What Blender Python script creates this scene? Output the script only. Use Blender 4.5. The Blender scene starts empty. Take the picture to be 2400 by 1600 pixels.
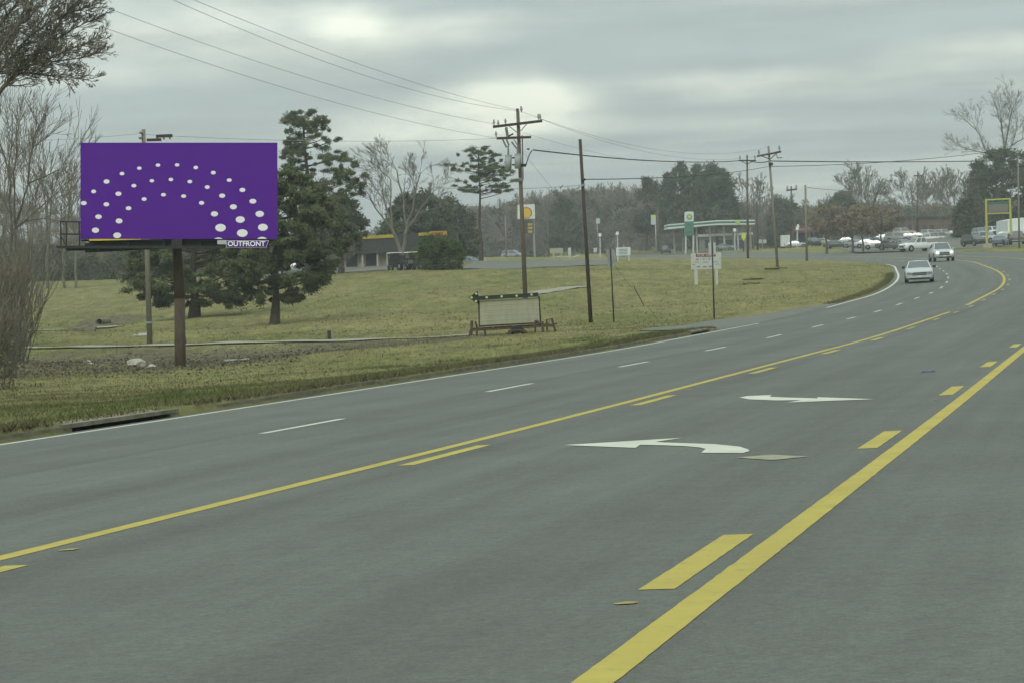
import bpy, bmesh, math, random
import numpy as np
from mathutils import Vector, Matrix
random.seed(7); rng = np.random.default_rng(7)
S = bpy.context.scene
C = S.collection
R_ = math.radians
# ------------------------------------------------------------------ camera
F, PITCH, ROLL, CAMH = 5821.2, 0.026863, 0.0500, 1.783842
TILT = 0.059704 - ROLL
K = F / 2952.25
cam_d = bpy.data.cameras.new('camera'); cam = bpy.data.objects.new('camera', cam_d); C.objects.link(cam)
cam_d.sensor_width = 36; cam_d.lens = 36 * F / 2400; cam_d.clip_start = 0.1; cam_d.clip_end = 6000
cam.matrix_world = Matrix.Translation((0, 0, CAMH)) @ Matrix.Rotation(math.pi/2 - PITCH, 4, 'X') @ Matrix.Rotation(-ROLL, 4, 'Z')
S.camera = cam
S.view_settings.view_transform = 'Standard'; S.view_settings.look = 'None'
S.view_settings.gamma = 1; S.view_settings.exposure = 0.0; S.view_settings.use_curve_mapping = False

def ray(px, py):
    xr, yr = px - 1200, py - 800
    c, s = math.cos(ROLL), math.sin(ROLL); x = xr*c - yr*s; y = xr*s + yr*c
    u, v = x/F, -y/F; cp, sp = math.cos(PITCH), math.sin(PITCH)
    return Vector((u, cp + v*sp, -sp + v*cp))
def at(px, py, d):            # d is depth along the view axis in metres
    return Vector((0, 0, CAMH)) + ray(px, py) * d
def ak(px, py, d): return at(px, py, d*K)
def mpp(d): return d*K/F      # metres per photo pixel at depth d*K

# ------------------------------------------------------------------ world and sun
W = bpy.data.worlds.new('World'); S.world = W; W.use_nodes = True
nt = W.node_tree; nt.nodes.clear()
def N(t, **kw):
    n = nt.nodes.new(t)
    for k, v in kw.items(): setattr(n, k, v)
    return n
def L(a, b): nt.links.new(a, b)
def M_(op, a, b=None, c=None, clamp=False):
    n = N('ShaderNodeMath', operation=op, use_clamp=clamp)
    for i, v in enumerate((a, b, c)):
        if v is None: continue
        if isinstance(v, (int, float)): n.inputs[i].default_value = v
        else: L(v, n.inputs[i])
    return n.outputs[0]
SUN_EL, SUN_AZ = R_(42), R_(-160)       # azimuth measured from the view direction
sky = N('ShaderNodeTexSky', sky_type='NISHITA'); sky.sun_disc = False
sky.sun_elevation = SUN_EL; sky.sun_rotation = SUN_AZ
tc = N('ShaderNodeTexCoord'); sep = N('ShaderNodeSeparateXYZ'); L(tc.outputs['Generated'], sep.inputs[0])
zc = M_('MAXIMUM', sep.outputs[2], 0.0)
den = M_('ADD', zc, 0.045)
cmb = N('ShaderNodeCombineXYZ'); L(M_('DIVIDE', sep.outputs[0], den), cmb.inputs[0]); L(M_('DIVIDE', sep.outputs[1], den), cmb.inputs[1])
mp = N('ShaderNodeMapping'); mp.inputs['Location'].default_value = (3.1, 1.7, 0); mp.inputs['Scale'].default_value = (0.95, 1.25, 1); L(cmb.outputs[0], mp.inputs[0])
nz = N('ShaderNodeTexNoise'); nz.inputs['Scale'].default_value = 0.55; nz.inputs['Detail'].default_value = 7; nz.inputs['Roughness'].default_value = 0.48; nz.inputs['Distortion'].default_value = 0.35
L(mp.outputs[0], nz.inputs['Vector'])
cl = N('ShaderNodeMapRange', interpolation_type='SMOOTHSTEP'); cl.inputs[1].default_value = 0.50; cl.inputs[2].default_value = 0.80; L(nz.outputs[0], cl.inputs[0])
gap = M_('MULTIPLY', cl.outputs[0], 0.40)
# thin places in the cloud deck, where the photograph shows them
warp = N('ShaderNodeTexNoise'); warp.inputs['Scale'].default_value = 9; warp.inputs['Detail'].default_value = 5; L(tc.outputs['Generated'], warp.inputs['Vector'])
wsub = N('ShaderNodeVectorMath', operation='SUBTRACT'); L(warp.outputs['Color'], wsub.inputs[0]); wsub.inputs[1].default_value = (.5, .5, .5)
wsc = N('ShaderNodeVectorMath', operation='SCALE'); L(wsub.outputs[0], wsc.inputs[0]); wsc.inputs['Scale'].default_value = 0.022
wadd = N('ShaderNodeVectorMath', operation='ADD'); L(tc.outputs['Generated'], wadd.inputs[0]); L(wsc.outputs[0], wadd.inputs[1])
for (px, py, rx, rz, amp) in [(815, 52, 75, 32, .50), (620, 95, 330, 70, .30), (1010, 75, 210, 32, .30), (1180, 230, 135, 44, .80), (1040, 285, 230, 46, .60),
                              (1290, 245, 130, 40, .26), (1670, 178, 200, 22, .30), (1950, 190, 330, 22, .20), (2270, 130, 190, 30, .30), (260, 175, 200, 26, .26), (430, 30, 260, 60, .25),
                              (1500, 275, 260, 18, .2), (2000, 420, 500, 40, .16), (900, 315, 230, 18, .25)]:
    d = ray(px, py).normalized()
    s1 = N('ShaderNodeVectorMath', operation='SUBTRACT'); L(wadd.outputs[0], s1.inputs[0]); s1.inputs[1].default_value = d
    s2 = N('ShaderNodeVectorMath', operation='MULTIPLY'); L(s1.outputs[0], s2.inputs[0]); s2.inputs[1].default_value = (F/rx, F/rx*.6, F/rz)
    s3 = N('ShaderNodeVectorMath', operation='LENGTH'); L(s2.outputs[0], s3.inputs[0])
    mr = N('ShaderNodeMapRange', interpolation_type='SMOOTHERSTEP'); L(s3.outputs['Value'], mr.inputs[0])
    mr.inputs[1].default_value = 0.0; mr.inputs[2].default_value = 2.1; mr.inputs[3].default_value = amp; mr.inputs[4].default_value = 0
    gap = M_('ADD', gap, mr.outputs[0])
fz = N('ShaderNodeTexNoise'); fz.inputs['Scale'].default_value = 26; fz.inputs['Detail'].default_value = 7; fz.inputs['Roughness'].default_value = .6
fm = N('ShaderNodeMapping'); fm.inputs['Scale'].default_value = (1, 1, 3.2); L(wadd.outputs[0], fm.inputs[0]); L(fm.outputs[0], fz.inputs['Vector'])
fr_ = N('ShaderNodeMapRange'); fr_.inputs[1].default_value = .3; fr_.inputs[2].default_value = .7; fr_.inputs[3].default_value = .62; fr_.inputs[4].default_value = 1.38; L(fz.outputs[0], fr_.inputs[0])
gap = M_('MULTIPLY', M_('ADD', gap, .06), fr_.outputs[0])
gap = M_('MINIMUM', gap, 0.95)
# soft dark undulation of the deck
nz2 = N('ShaderNodeTexNoise'); nz2.inputs['Scale'].default_value = 1.3; nz2.inputs['Detail'].default_value = 6; L(mp.outputs[0], nz2.inputs['Vector'])
und = N('ShaderNodeMapRange'); und.inputs[1].default_value = .3; und.inputs[2].default_value = .7; und.inputs[3].default_value = .90; und.inputs[4].default_value = 1.08; L(nz2.outputs[0], und.inputs[0])
mixc = N('ShaderNodeMix', data_type='RGBA'); L(gap, mixc.inputs['Factor'])
mixc.inputs['A'].default_value = (0.378, 0.450, 0.452, 1); mixc.inputs['B'].default_value = (0.93, 0.98, 0.83, 1)
cie = M_('MULTIPLY', M_('ADD', M_('MULTIPLY', zc, 2.0), 1.0), und.outputs[0])
vs = N('ShaderNodeVectorMath', operation='SCALE'); L(mixc.outputs['Result'], vs.inputs[0]); L(cie, vs.inputs['Scale'])
skys = N('ShaderNodeVectorMath', operation='SCALE'); L(sky.outputs[0], skys.inputs[0]); skys.inputs['Scale'].default_value = 0.07
fin = N('ShaderNodeMix', data_type='RGBA'); fin.inputs['Factor'].default_value = 0.06; L(vs.outputs[0], fin.inputs['A']); L(skys.outputs[0], fin.inputs['B'])
bg = N('ShaderNodeBackground'); bg.inputs['Strength'].default_value = 1.0; L(fin.outputs['Result'], bg.inputs['Color'])
ow = N('ShaderNodeOutputWorld'); L(bg.outputs[0], ow.inputs['Surface'])
sun_d = bpy.data.lights.new('sun', 'SUN'); sun_d.energy = 1.2; sun_d.angle = R_(16); sun_d.color = (1, .97, .90)
sun = bpy.data.objects.new('sun', sun_d); C.objects.link(sun)
sv = Vector((math.sin(SUN_AZ)*math.cos(SUN_EL), math.cos(SUN_AZ)*math.cos(SUN_EL), math.sin(SUN_EL)))
sun.rotation_euler = sv.to_track_quat('Z', 'Y').to_euler()

# ------------------------------------------------------------------ materials
def newmat(name):
    m = bpy.data.materials.new(name); m.use_nodes = True
    return m, m.node_tree, m.node_tree.nodes['Principled BSDF']
def mat(name, col, rough=.7, var=.15, scale=6., metal=0., col2=None, bump=0., spec=.3, coat=0., stretch=(1, 1, 1)):
    m, t, b = newmat(name)
    co = t.nodes.new('ShaderNodeTexCoord'); mp_ = t.nodes.new('ShaderNodeMapping'); mp_.inputs['Scale'].default_value = stretch
    t.links.new(co.outputs['Object'], mp_.inputs[0])
    n = t.nodes.new('ShaderNodeTexNoise'); n.inputs['Scale'].default_value = scale; n.inputs['Detail'].default_value = 5; n.inputs['Roughness'].default_value = .6
    t.links.new(mp_.outputs[0], n.inputs['Vector'])
    r = t.nodes.new('ShaderNodeValToRGB'); e = r.color_ramp.elements
    e[0].position = .32; e[1].position = .68
    c2 = col2 if col2 else tuple(min(1, c*(1+var)) for c in col)
    c1 = col if col2 else tuple(c*(1-var) for c in col)
    e[0].color = (*c1, 1); e[1].color = (*c2, 1)
    t.links.new(n.outputs[0], r.inputs[0]); t.links.new(r.outputs[0], b.inputs['Base Color'])
    b.inputs['Roughness'].default_value = rough; b.inputs['Metallic'].default_value = metal
    b.inputs['Specular IOR Level'].default_value = spec; b.inputs['Coat Weight'].default_value = coat
    if bump:
        bp = t.nodes.new('ShaderNodeBump'); bp.inputs['Strength'].default_value = bump; bp.inputs['Distance'].default_value = .05
        t.links.new(n.outputs[0], bp.inputs['Height']); t.links.new(bp.outputs[0], b.inputs['Normal'])
    return m
def emat(name, col, e):
    m, t, b = newmat(name); b.inputs['Base Color'].default_value = (*col, 1)
    b.inputs['Emission Color'].default_value = (*col, 1); b.inputs['Emission Strength'].default_value = e
    return m
def srgb(r, g, b):
    f = lambda c: c/12.92 if c <= .04045 else ((c+.055)/1.055)**2.4
    return (f(r/255), f(g/255), f(b/255))
MT = {}
MT['wood'] = mat('weathered_wood', (.13, .105, .075), .85, .3, 5, stretch=(6, 6, .5), bump=.2)
MT['wood_dark'] = mat('creosote_wood', (.055, .045, .035), .85, .3, 5, stretch=(6, 6, .5), bump=.2)
MT['wood_grey'] = mat('grey_wood', (.20, .185, .145), .85, .25, 5, stretch=(6, 6, .5), bump=.2)
MT['rust'] = mat('rust_brown_steel', (.082, .060, .042), .8, .25, 3, stretch=(2, 2, .7))
MT['rusty'] = mat('rusted_frame', (.085, .060, .043), .8, .4, 8)
MT['dark_steel'] = mat('dark_steel', (.028, .030, .027), .55, .3, 4)
MT['galv'] = mat('galvanised_steel', (.30, .31, .30), .5, .15, 6, metal=.4)
MT['grey_paint'] = mat('grey_transformer_paint', (.30, .33, .32), .5, .1, 4)
MT['porcelain'] = mat('porcelain', (.16, .17, .17), .3, .2, 8, spec=.5)
MT['wire'] = mat('wire_aluminium', (.26, .27, .26), .6, .1)
MT['cable'] = mat('black_cable', (.035, .036, .036), .7, .1)
MT['purple'] = mat('purple_vinyl', (.098, .018, .285), .8, .03, .8, spec=.1)
MT['white_vinyl'] = mat('white_vinyl', (.86, .86, .85), .5, .01, 2)
MT['yellow_vinyl'] = mat('yellow_vinyl', (.80, .62, .02), .5, .05, 2)
MT['white'] = mat('white_paint', (.70, .70, .66), .6, .06, 3)
MT['white_dull'] = mat('dull_white_paint', (.46, .48, .44), .7, .1, 3)
MT['cream'] = mat('cream_panel', (.34, .335, .225), .6, .1, 2.0, stretch=(3, 3, .8))
MT['black'] = mat('black_paint', (.018, .02, .02), .5, .2)
MT['arrow_green'] = mat('dark_green_arrow', (.022, .035, .032), .5, .25, 4)
MT['bulb'] = mat('bulb_yellowed', (.55, .52, .20), .35, .1)
MT['red_paint'] = mat('faded_red_paint', (.19, .045, .045), .6, .15)
MT['ink'] = mat('ink_grey', (.14, .15, .15), .7, .1)
MT['concrete'] = mat('concrete', (.34, .335, .28), .9, .18, 3, bump=.2)
MT['concrete_old'] = mat('weathered_concrete', (.17, .155, .105), .95, .35, 2.5, bump=.4)
MT['path'] = mat('path_concrete', (.27, .26, .20), .9, .15, 1.2)
MT['void_shade'] = mat('drain_shade', (.012, .012, .011), 1, .1)  # near-black colour paints the shade inside drain, pipe and arch
MT['rock'] = mat('pale_rock', (.40, .38, .30), .95, .3, 5, bump=.5)
MT['litter'] = mat('white_litter', (.55, .56, .54), .7, .1)
MT['blue'] = mat('blue_plastic', (.07, .12, .20), .5, .1)
MT['bark'] = mat('bark', (.11, .098, .074), .9, .35, 7, stretch=(3, 3, .6), bump=.3)
MT['bark_grey'] = mat('bark_grey', (.16, .148, .115), .9, .3, 5, stretch=(3, 3, .6))
MT['twig'] = mat('twigs', (.175, .158, .122), .9, .3, 3)
MT['twig_far'] = mat('far_twigs', (.175, .16, .13), .9, .25, .6)
MT['pine_bark'] = mat('pine_bark', (.075, .06, .045), .9, .35, 7, stretch=(3, 3, .6), bump=.3)
MT['glass'] = mat('car_glass', (.085, .10, .097), .08, .1, spec=.8)
MT['tyre'] = mat('tyre_rubber', (.018, .018, .018), .85, .1)
MT['rim'] = mat('wheel_rim', (.35, .36, .36), .35, .1, metal=.7)
MT['chrome'] = mat('chrome', (.55, .56, .56), .25, .05, metal=.9)
MT['trim'] = mat('dark_trim', (.03, .032, .032), .5, .1)
MT['lens'] = mat('headlight_lens', (.20, .21, .21), .2, .05, spec=.6)
MT['lit_lens'] = emat('lit_headlight', (1, .96, .75), 3.0)
MT['tail'] = mat('tail_lens', (.25, .02, .02), .3, .1)
MT['plate'] = mat('licence_plate', (.55, .56, .52), .5, .05)
for nm, c in dict(silver=(.42, .45, .44), white=(.68, .69, .66), champagne=(.36, .36, .30), black=(.02, .021, .022), red=(.13, .03, .028), maroon=(.09, .035, .03), blue=(.10, .14, .17), green=(.04, .06, .055), grey=(.20, .215, .215), tan=(.33, .32, .25)).items():
    MT['car_'+nm] = mat('paint_'+nm, c, .35, .04, 2, spec=.5, coat=.25)
MT['brick_brown'] = mat('brown_brick_wall', (.125, .085, .065), .9, .15, 2)
MT['roof_dark'] = mat('dark_mansard_roof', (.05, .05, .046), .85, .25, 3, stretch=(1, 1, 3))
MT['roof_grey'] = mat('grey_flat_roof', (.17, .165, .15), .9, .15, 1)
MT['wall_cream'] = mat('cream_wall', (.33, .31, .24), .9, .15, 1.5)
MT['wall_grey'] = mat('grey_block_wall', (.20, .195, .175), .9, .12, 1)
MT['window'] = mat('dark_window', (.03, .035, .038), .2, .2, spec=.6)
MT['sign_yellow'] = mat('yellow_sign_paint', (.38, .30, .04), .6, .15, 1)
MT['sign_red'] = mat('red_sign_paint', (.33, .08, .03), .6, .12)
MT['frame_yellow'] = mat('yellow_frame_paint', (.42, .40, .10), .6, .12)
MT['lime'] = mat('fluorescent_yellow_green', (.52, .62, .04), .6, .05)
MT['green_fascia'] = mat('green_fascia', (.04, .145, .085), .5, .08)
MT['bp_green'] = mat('sign_green', (.06, .20, .13), .5, .08)
MT['bp_light'] = mat('sign_light_green', (.36, .50, .09), .5, .05)
MT['bp_yellow'] = mat('sign_pale_yellow', (.70, .68, .20), .5, .05)
MT['white_far'] = mat('white_cladding', (.60, .64, .61), .6, .06, 1)
MT['red_canopy'] = mat('dull_red_canopy', (.20, .05, .06), .7, .12)
MT['shell_yellow'] = mat('emblem_yellow', (.60, .40, .02), .5, .04)
MT['shell_red'] = mat('emblem_red', (.40, .05, .03), .5, .05)
MT['umbrella'] = mat('white_cart_roof', (.65, .66, .62), .6, .05)

def attr_mat(name, rough=.9, up=False):          # colour from a per-leaf / per-blade colour attribute
    m, t, b = newmat(name)
    a = t.nodes.new('ShaderNodeAttribute'); a.attribute_name = 'tint'
    t.links.new(a.outputs['Color'], b.inputs['Base Color']); b.inputs['Roughness'].default_value = rough
    b.inputs['Specular IOR Level'].default_value = .15
    if not up:
        g = t.nodes.new('ShaderNodeNewGeometry'); ad = t.nodes.new('ShaderNodeVectorMath'); ad.operation = 'ADD'; t.links.new(g.outputs['Normal'], ad.inputs[0]); ad.inputs[1].default_value = (0, 0, .55); t.links.new(ad.outputs[0], b.inputs['Normal'])
    if up:
        g = t.nodes.new('ShaderNodeNewGeometry'); ad = t.nodes.new('ShaderNodeVectorMath'); ad.operation = 'MULTIPLY_ADD'; t.links.new(g.outputs['Normal'], ad.inputs[0]); ad.inputs[1].default_value = (.35, .35, .35); ad.inputs[2].default_value = (0, 0, 1)
        t.links.new(ad.outputs[0], b.inputs['Normal'])
    return m
MT['leaf'] = attr_mat('leaf'); MT['blade'] = attr_mat('grass_blade', up=True)

def ground_material():
    m, t, b = newmat('winter_grass'); n = t.nodes.new; l = t.links.new
    co = n('ShaderNodeTexCoord')
    def noise(scale, detail=5, st=(1, 1, 1), rough=.6):
        mp_ = n('ShaderNodeMapping'); mp_.inputs['Scale'].default_value = st; l(co.outputs['Object'], mp_.inputs[0])
        x = n('ShaderNodeTexNoise'); x.inputs['Scale'].default_value = scale; x.inputs['Detail'].default_value = detail; x.inputs['Roughness'].default_value = rough; l(mp_.outputs[0], x.inputs['Vector']); return x.outputs[0]
    def rng_(x, a, b_):
        r = n('ShaderNodeMapRange'); r.inputs[1].default_value = a; r.inputs[2].default_value = b_; l(x, r.inputs[0]); return r.outputs[0]
    def mix(f, a, b_):
        x = n('ShaderNodeMix'); x.data_type = 'RGBA'
        if isinstance(f, float): x.inputs['Factor'].default_value = f
        else: l(f, x.inputs['Factor'])
        for k, v in (('A', a), ('B', b_)):
            if isinstance(v, tuple): x.inputs[k].default_value = (*v, 1)
            else: l(v, x.inputs[k])
        return x.outputs['Result']
    big = rng_(noise(.05, 5, (1, .45, 1)), .46, .72); med = rng_(noise(.5, 5, (1, .3, 1)), .35, .65); fine = rng_(noise(4, 7, (1, .35, 1), .75), .33, .67)
    mott = rng_(noise(.9, 6, (1, .22, 1), .7), .36, .64)
    straw = mix(fine, (.143, .130, .048), (.258, .235, .096))
    green = mix(fine, (.070, .086, .022), (.165, .186, .050))
    c = mix(big, straw, green)
    c = mix(rng_(noise(.16, 6, (1, .3, 1), .65), .54, .72), c, green)
    c = mix(rng_(noise(.10, 6, (1, .25, 1), .65), .50, .66), c, straw)
    dk = n('ShaderNodeMix'); dk.data_type = 'RGBA'; dk.blend_type = 'MULTIPLY'; dk.inputs['Factor'].default_value = 1.0; l(c, dk.inputs['A'])
    vr_ = n('ShaderNodeMapRange'); l(mott, vr_.inputs[0]); vr_.inputs[3].default_value = .72; vr_.inputs[4].default_value = 1.16; cc_ = n('ShaderNodeCombineXYZ'); [l(vr_.outputs[0], cc_.inputs[k]) for k in range(3)]; l(cc_.outputs[0], dk.inputs['B']); c = dk.outputs['Result']
    a = n('ShaderNodeAttribute'); a.attribute_name = 'soil'
    soil = mix(rng_(noise(2.2, 8, (1, .4, 1), .8), .36, .64), (.070, .060, .036), (.175, .152, .092))
    f = n('ShaderNodeMath'); f.operation = 'MULTIPLY_ADD'; l(a.outputs['Fac'], f.inputs[0]); f.inputs[1].default_value = 1.3; f.use_clamp = True
    mm = n('ShaderNodeMath'); mm.operation = 'MULTIPLY_ADD'; l(med, mm.inputs[0]); mm.inputs[1].default_value = 1.25; mm.inputs[2].default_value = -.95; l(mm.outputs[0], f.inputs[2])
    c = mix(f.outputs[0], c, soil)
    sp_ = n('ShaderNodeSeparateXYZ'); l(co.outputs['Object'], sp_.inputs[0]); nv = n('ShaderNodeMapRange'); l(sp_.outputs[1], nv.inputs[0]); nv.inputs[1].default_value = 95; nv.inputs[2].default_value = 40; nv.inputs[3].default_value = 0; nv.inputs[4].default_value = .55
    nvm = n('ShaderNodeMath'); nvm.operation = 'MULTIPLY'; l(nv.outputs[0], nvm.inputs[0]); l(rng_(noise(.35, 5, (1, .5, 1)), .35, .6), nvm.inputs[1]); c = mix(nvm.outputs[0], c, green)
    bare = rng_(noise(.9, 4, (1, .25, 1)), .66, .74)
    c = mix(bare, c, (.12, .105, .058))
    l(c, b.inputs['Base Color']); b.inputs['Roughness'].default_value = .95; b.inputs['Specular IOR Level'].default_value = .1
    bp = n('ShaderNodeBump'); bp.inputs['Strength'].default_value = .6; bp.inputs['Distance'].default_value = .12
    l(noise(3, 6, (1, 1, 1), .7), bp.inputs['Height']); l(bp.outputs[0], b.inputs['Normal'])
    return m
MT['ground'] = ground_material()

def asphalt_material(name, base, streak=True):
    m, t, b = newmat(name); n = t.nodes.new; l = t.links.new
    co = n('ShaderNodeTexCoord'); uv = n('ShaderNodeUVMap'); uv.uv_map = 'road'
    def noise(scale, detail, vec, st=(1, 1, 1), rough=.6):
        mp_ = n('ShaderNodeMapping'); mp_.inputs['Scale'].default_value = st; l(vec, mp_.inputs[0])
        x = n('ShaderNodeTexNoise'); x.inputs['Scale'].default_value = scale; x.inputs['Detail'].default_value = detail; x.inputs['Roughness'].default_value = rough; l(mp_.outputs[0], x.inputs['Vector']); return x.outputs[0]
    def mr(x, a, b_, c, d):
        r = n('ShaderNodeMapRange'); r.inputs[1].default_value = a; r.inputs[2].default_value = b_; r.inputs[3].default_value = c; r.inputs[4].default_value = d; l(x, r.inputs[0]); return r.outputs[0]
    def mul(a, b_):
        x = n('ShaderNodeMath'); x.operation = 'MULTIPLY'; l(a, x.inputs[0]); l(b_, x.inputs[1]); return x.outputs[0]
    v = mr(noise(.35, 4, co.outputs['Object']), .3, .7, .90, 1.10)
    v = mul(v, mr(noise(6, 5, co.outputs['Object'], rough=.7), .3, .7, .91, 1.09))
    v = mul(v, mr(noise(26, 5, co.outputs['Object'], rough=.8), .3, .7, .74, 1.26))
    v = mul(v, mr(noise(75, 3, co.outputs['Object'], rough=.8), .3, .7, .78, 1.22))
    v = mul(v, mr(noise(230, 2, co.outputs['Object'], rough=.8), .3, .7, .84, 1.18))
    if streak:
        v = mul(v, mr(noise(1.0, 4, uv.outputs[0], (1.1, .02, 1)), .32, .68, .83, 1.12))    # wheel tracks along the lanes
        v = mul(v, mr(noise(1.0, 5, uv.outputs[0], (3.2, .05, 1)), .3, .7, .92, 1.07))
        su = n('ShaderNodeSeparateXYZ'); l(uv.outputs[0], su.inputs[0])
        def band(o0, w, amt):      # oil-darkened strip down a lane, broken up along its length
            d_ = n('ShaderNodeMath'); d_.operation = 'SUBTRACT'; l(su.outputs[0], d_.inputs[0]); d_.inputs[1].default_value = o0
            e_ = n('ShaderNodeMath'); e_.operation = 'ABSOLUTE'; l(d_.outputs[0], e_.inputs[0]); r_ = n('ShaderNodeMapRange'); r_.interpolation_type = 'SMOOTHSTEP'; l(e_.outputs[0], r_.inputs[0]); r_.inputs[1].default_value = 0; r_.inputs[2].default_value = w; r_.inputs[3].default_value = 1-amt; r_.inputs[4].default_value = 1; return r_.outputs[0]
        for o0, w, amt in ((-1.9, .7, .07), (1.9, .7, .07), (7.5, .8, .09), (10.4, .7, .07), (4.3, .25, .09), (-.25, .22, .10)): v = mul(v, band(o0, w, amt))
    g = n('ShaderNodeVectorMath'); g.operation = 'SCALE'; g.inputs[0].default_value = base; l(v, g.inputs['Scale'])
    l(g.outputs[0], b.inputs['Base Color']); b.inputs['Roughness'].default_value = .82; b.inputs['Specular IOR Level'].default_value = .25
    bp = n('ShaderNodeBump'); bp.inputs['Strength'].default_value = .35; bp.inputs['Distance'].default_value = .01
    l(noise(120, 3, co.outputs['Object']), bp.inputs['Height']); l(bp.outputs[0], b.inputs['Normal'])
    return m
MT['asphalt'] = asphalt_material('asphalt', (.113, .118, .099))
MT['asphalt_side'] = asphalt_material('asphalt_side', (.130, .133, .108), False)
def paint_material(name, col, worn, wear):
    m, t, b = newmat(name); n = t.nodes.new; l = t.links.new
    co = n('ShaderNodeTexCoord')
    def nz_(s, d, r=.7):
        x = n('ShaderNodeTexNoise'); x.inputs['Scale'].default_value = s; x.inputs['Detail'].default_value = d; x.inputs['Roughness'].default_value = r; l(co.outputs['Object'], x.inputs['Vector']); return x.outputs[0]
    r = n('ShaderNodeMapRange'); l(nz_(9, 8), r.inputs[0]); r.inputs[1].default_value = .62-wear; r.inputs[2].default_value = .86-wear
    r2 = n('ShaderNodeMapRange'); l(nz_(1.3, 4), r2.inputs[0]); r2.inputs[1].default_value = .3; r2.inputs[2].default_value = .7; r2.inputs[3].default_value = .88; r2.inputs[4].default_value = 1.1
    g = n('ShaderNodeVectorMath'); g.operation = 'SCALE'; g.inputs[0].default_value = col; l(r2.outputs[0], g.inputs['Scale'])
    x = n('ShaderNodeMix'); x.data_type = 'RGBA'; l(r.outputs[0], x.inputs['Factor']); l(g.outputs[0], x.inputs['A']); x.inputs['B'].default_value = (*worn, 1)
    l(x.outputs['Result'], b.inputs['Base Color']); b.inputs['Roughness'].default_value = .7; b.inputs['Specular IOR Level'].default_value = .25
    return m
MT['line_yellow'] = paint_material('yellow_road_paint', (.40, .325, .060), (.21, .19, .095), .07)
MT['line_white'] = paint_material('white_road_paint', (.52, .53, .43), (.24, .25, .20), .05)
MT['line_faded'] = paint_material('faded_road_paint', (.30, .29, .19), (.15, .155, .125), .16)
MT['line_old'] = paint_material('old_yellow_paint', (.30, .25, .075), (.15, .15, .11), .16)

# ------------------------------------------------------------------ mesh helpers
class MB:
    def __init__(s): s.v = []; s.f = []
    def add(s, vs, fs):
        o = len(s.v); s.v += [tuple(p) for p in vs]; s.f += [tuple(i+o for i in f) for f in fs]; return s
    def box(s, c, d, rz=0, rx=0, ry=0):
        m = Matrix.Rotation(rz, 3, 'Z') @ Matrix.Rotation(ry, 3, 'Y') @ Matrix.Rotation(rx, 3, 'X'); c = Vector(c)
        vs = [c + m @ Vector((x*d[0]/2, y*d[1]/2, z*d[2]/2)) for x in (-1, 1) for y in (-1, 1) for z in (-1, 1)]
        return s.add(vs, [(0, 1, 3, 2), (4, 6, 7, 5), (0, 4, 5, 1), (2, 3, 7, 6), (0, 2, 6, 4), (1, 5, 7, 3)])
    def cyl(s, a, b, r0, r1=None, n=8, caps=True):
        a, b = Vector(a), Vector(b); r1 = r0 if r1 is None else r1
        d = (b-a).normalized(); u = d.orthogonal().normalized(); w = d.cross(u)
        vs = []
        for p, r in ((a, r0), (b, r1)):
            for i in range(n):
                t = 2*math.pi*i/n; vs.append(p + (u*math.cos(t) + w*math.sin(t))*r)
        fs = [(i, (i+1) % n, n+(i+1) % n, n+i) for i in range(n)]
        if caps: fs += [tuple(range(n-1, -1, -1)), tuple(range(n, 2*n))]
        return s.add(vs, fs)
    def path(s, pts, r, n=5):
        for a, b in zip(pts[:-1], pts[1:]): s.cyl(a, b, r, r, n, True)
        return s
    def prism(s, poly, y0, y1):           # polygon in (x,z), extruded along y
        n = len(poly)
        vs = [(x, y0, z) for x, z in poly] + [(x, y1, z) for x, z in poly]
        return s.add(vs, [tuple(range(n)), tuple(range(2*n-1, n-1, -1))] + [(i, n+i, n+(i+1) % n, (i+1) % n) for i in range(n)])
    def slab(s, pts, h):                   # polygon of 3-D points, given thickness downwards
        n = len(pts); return s.add([tuple(p) for p in pts] + [(p[0], p[1], p[2]-h) for p in pts],
            [tuple(range(n)), tuple(range(2*n-1, n-1, -1))] + [(i, n+i, n+(i+1) % n, (i+1) % n) for i in range(n)])
    def mesh(s, name):
        m = bpy.data.meshes.new(name); m.from_pydata(s.v, [], s.f); m.validate(); 
        bm = bmesh.new(); bm.from_mesh(m); bmesh.ops.recalc_face_normals(bm, faces=bm.faces); bm.to_mesh(m); bm.free(); m.update()
        return m
    def build(s, name, mt, parent=None, smooth=False):
        return obj(name, s.mesh(name), mt, parent, smooth)
def obj(name, me, mt, parent=None, smooth=False):
    o = bpy.data.objects.new(name, me); C.objects.link(o)
    if mt is not None: me.materials.append(MT[mt] if isinstance(mt, str) else mt)
    if smooth:
        me.polygons.foreach_set('use_smooth', [True]*len(me.polygons))
    if parent is not None: o.parent = parent
    return o
def tag(o, label=None, cat=None, group=None, kind=None):
    if label: o['label'] = label
    if cat: o['category'] = cat
    if group: o['group'] = group
    if kind: o['kind'] = kind
    return o
def thing(name, label, cat, loc=(0, 0, 0), rz=0., group=None, rot=None):
    o = bpy.data.objects.new(name, None); C.objects.link(o); o.empty_display_size = .3
    o.location = loc
    if rot is not None: o.rotation_euler = rot
    else: o.rotation_euler = (0, 0, rz)
    return tag(o, label, cat, group)
def copy_tree(o, parent=None):
    c = o.copy(); C.objects.link(c); c.parent = parent
    for ch in list(o.children): copy_tree(ch, c)
    return c
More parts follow.
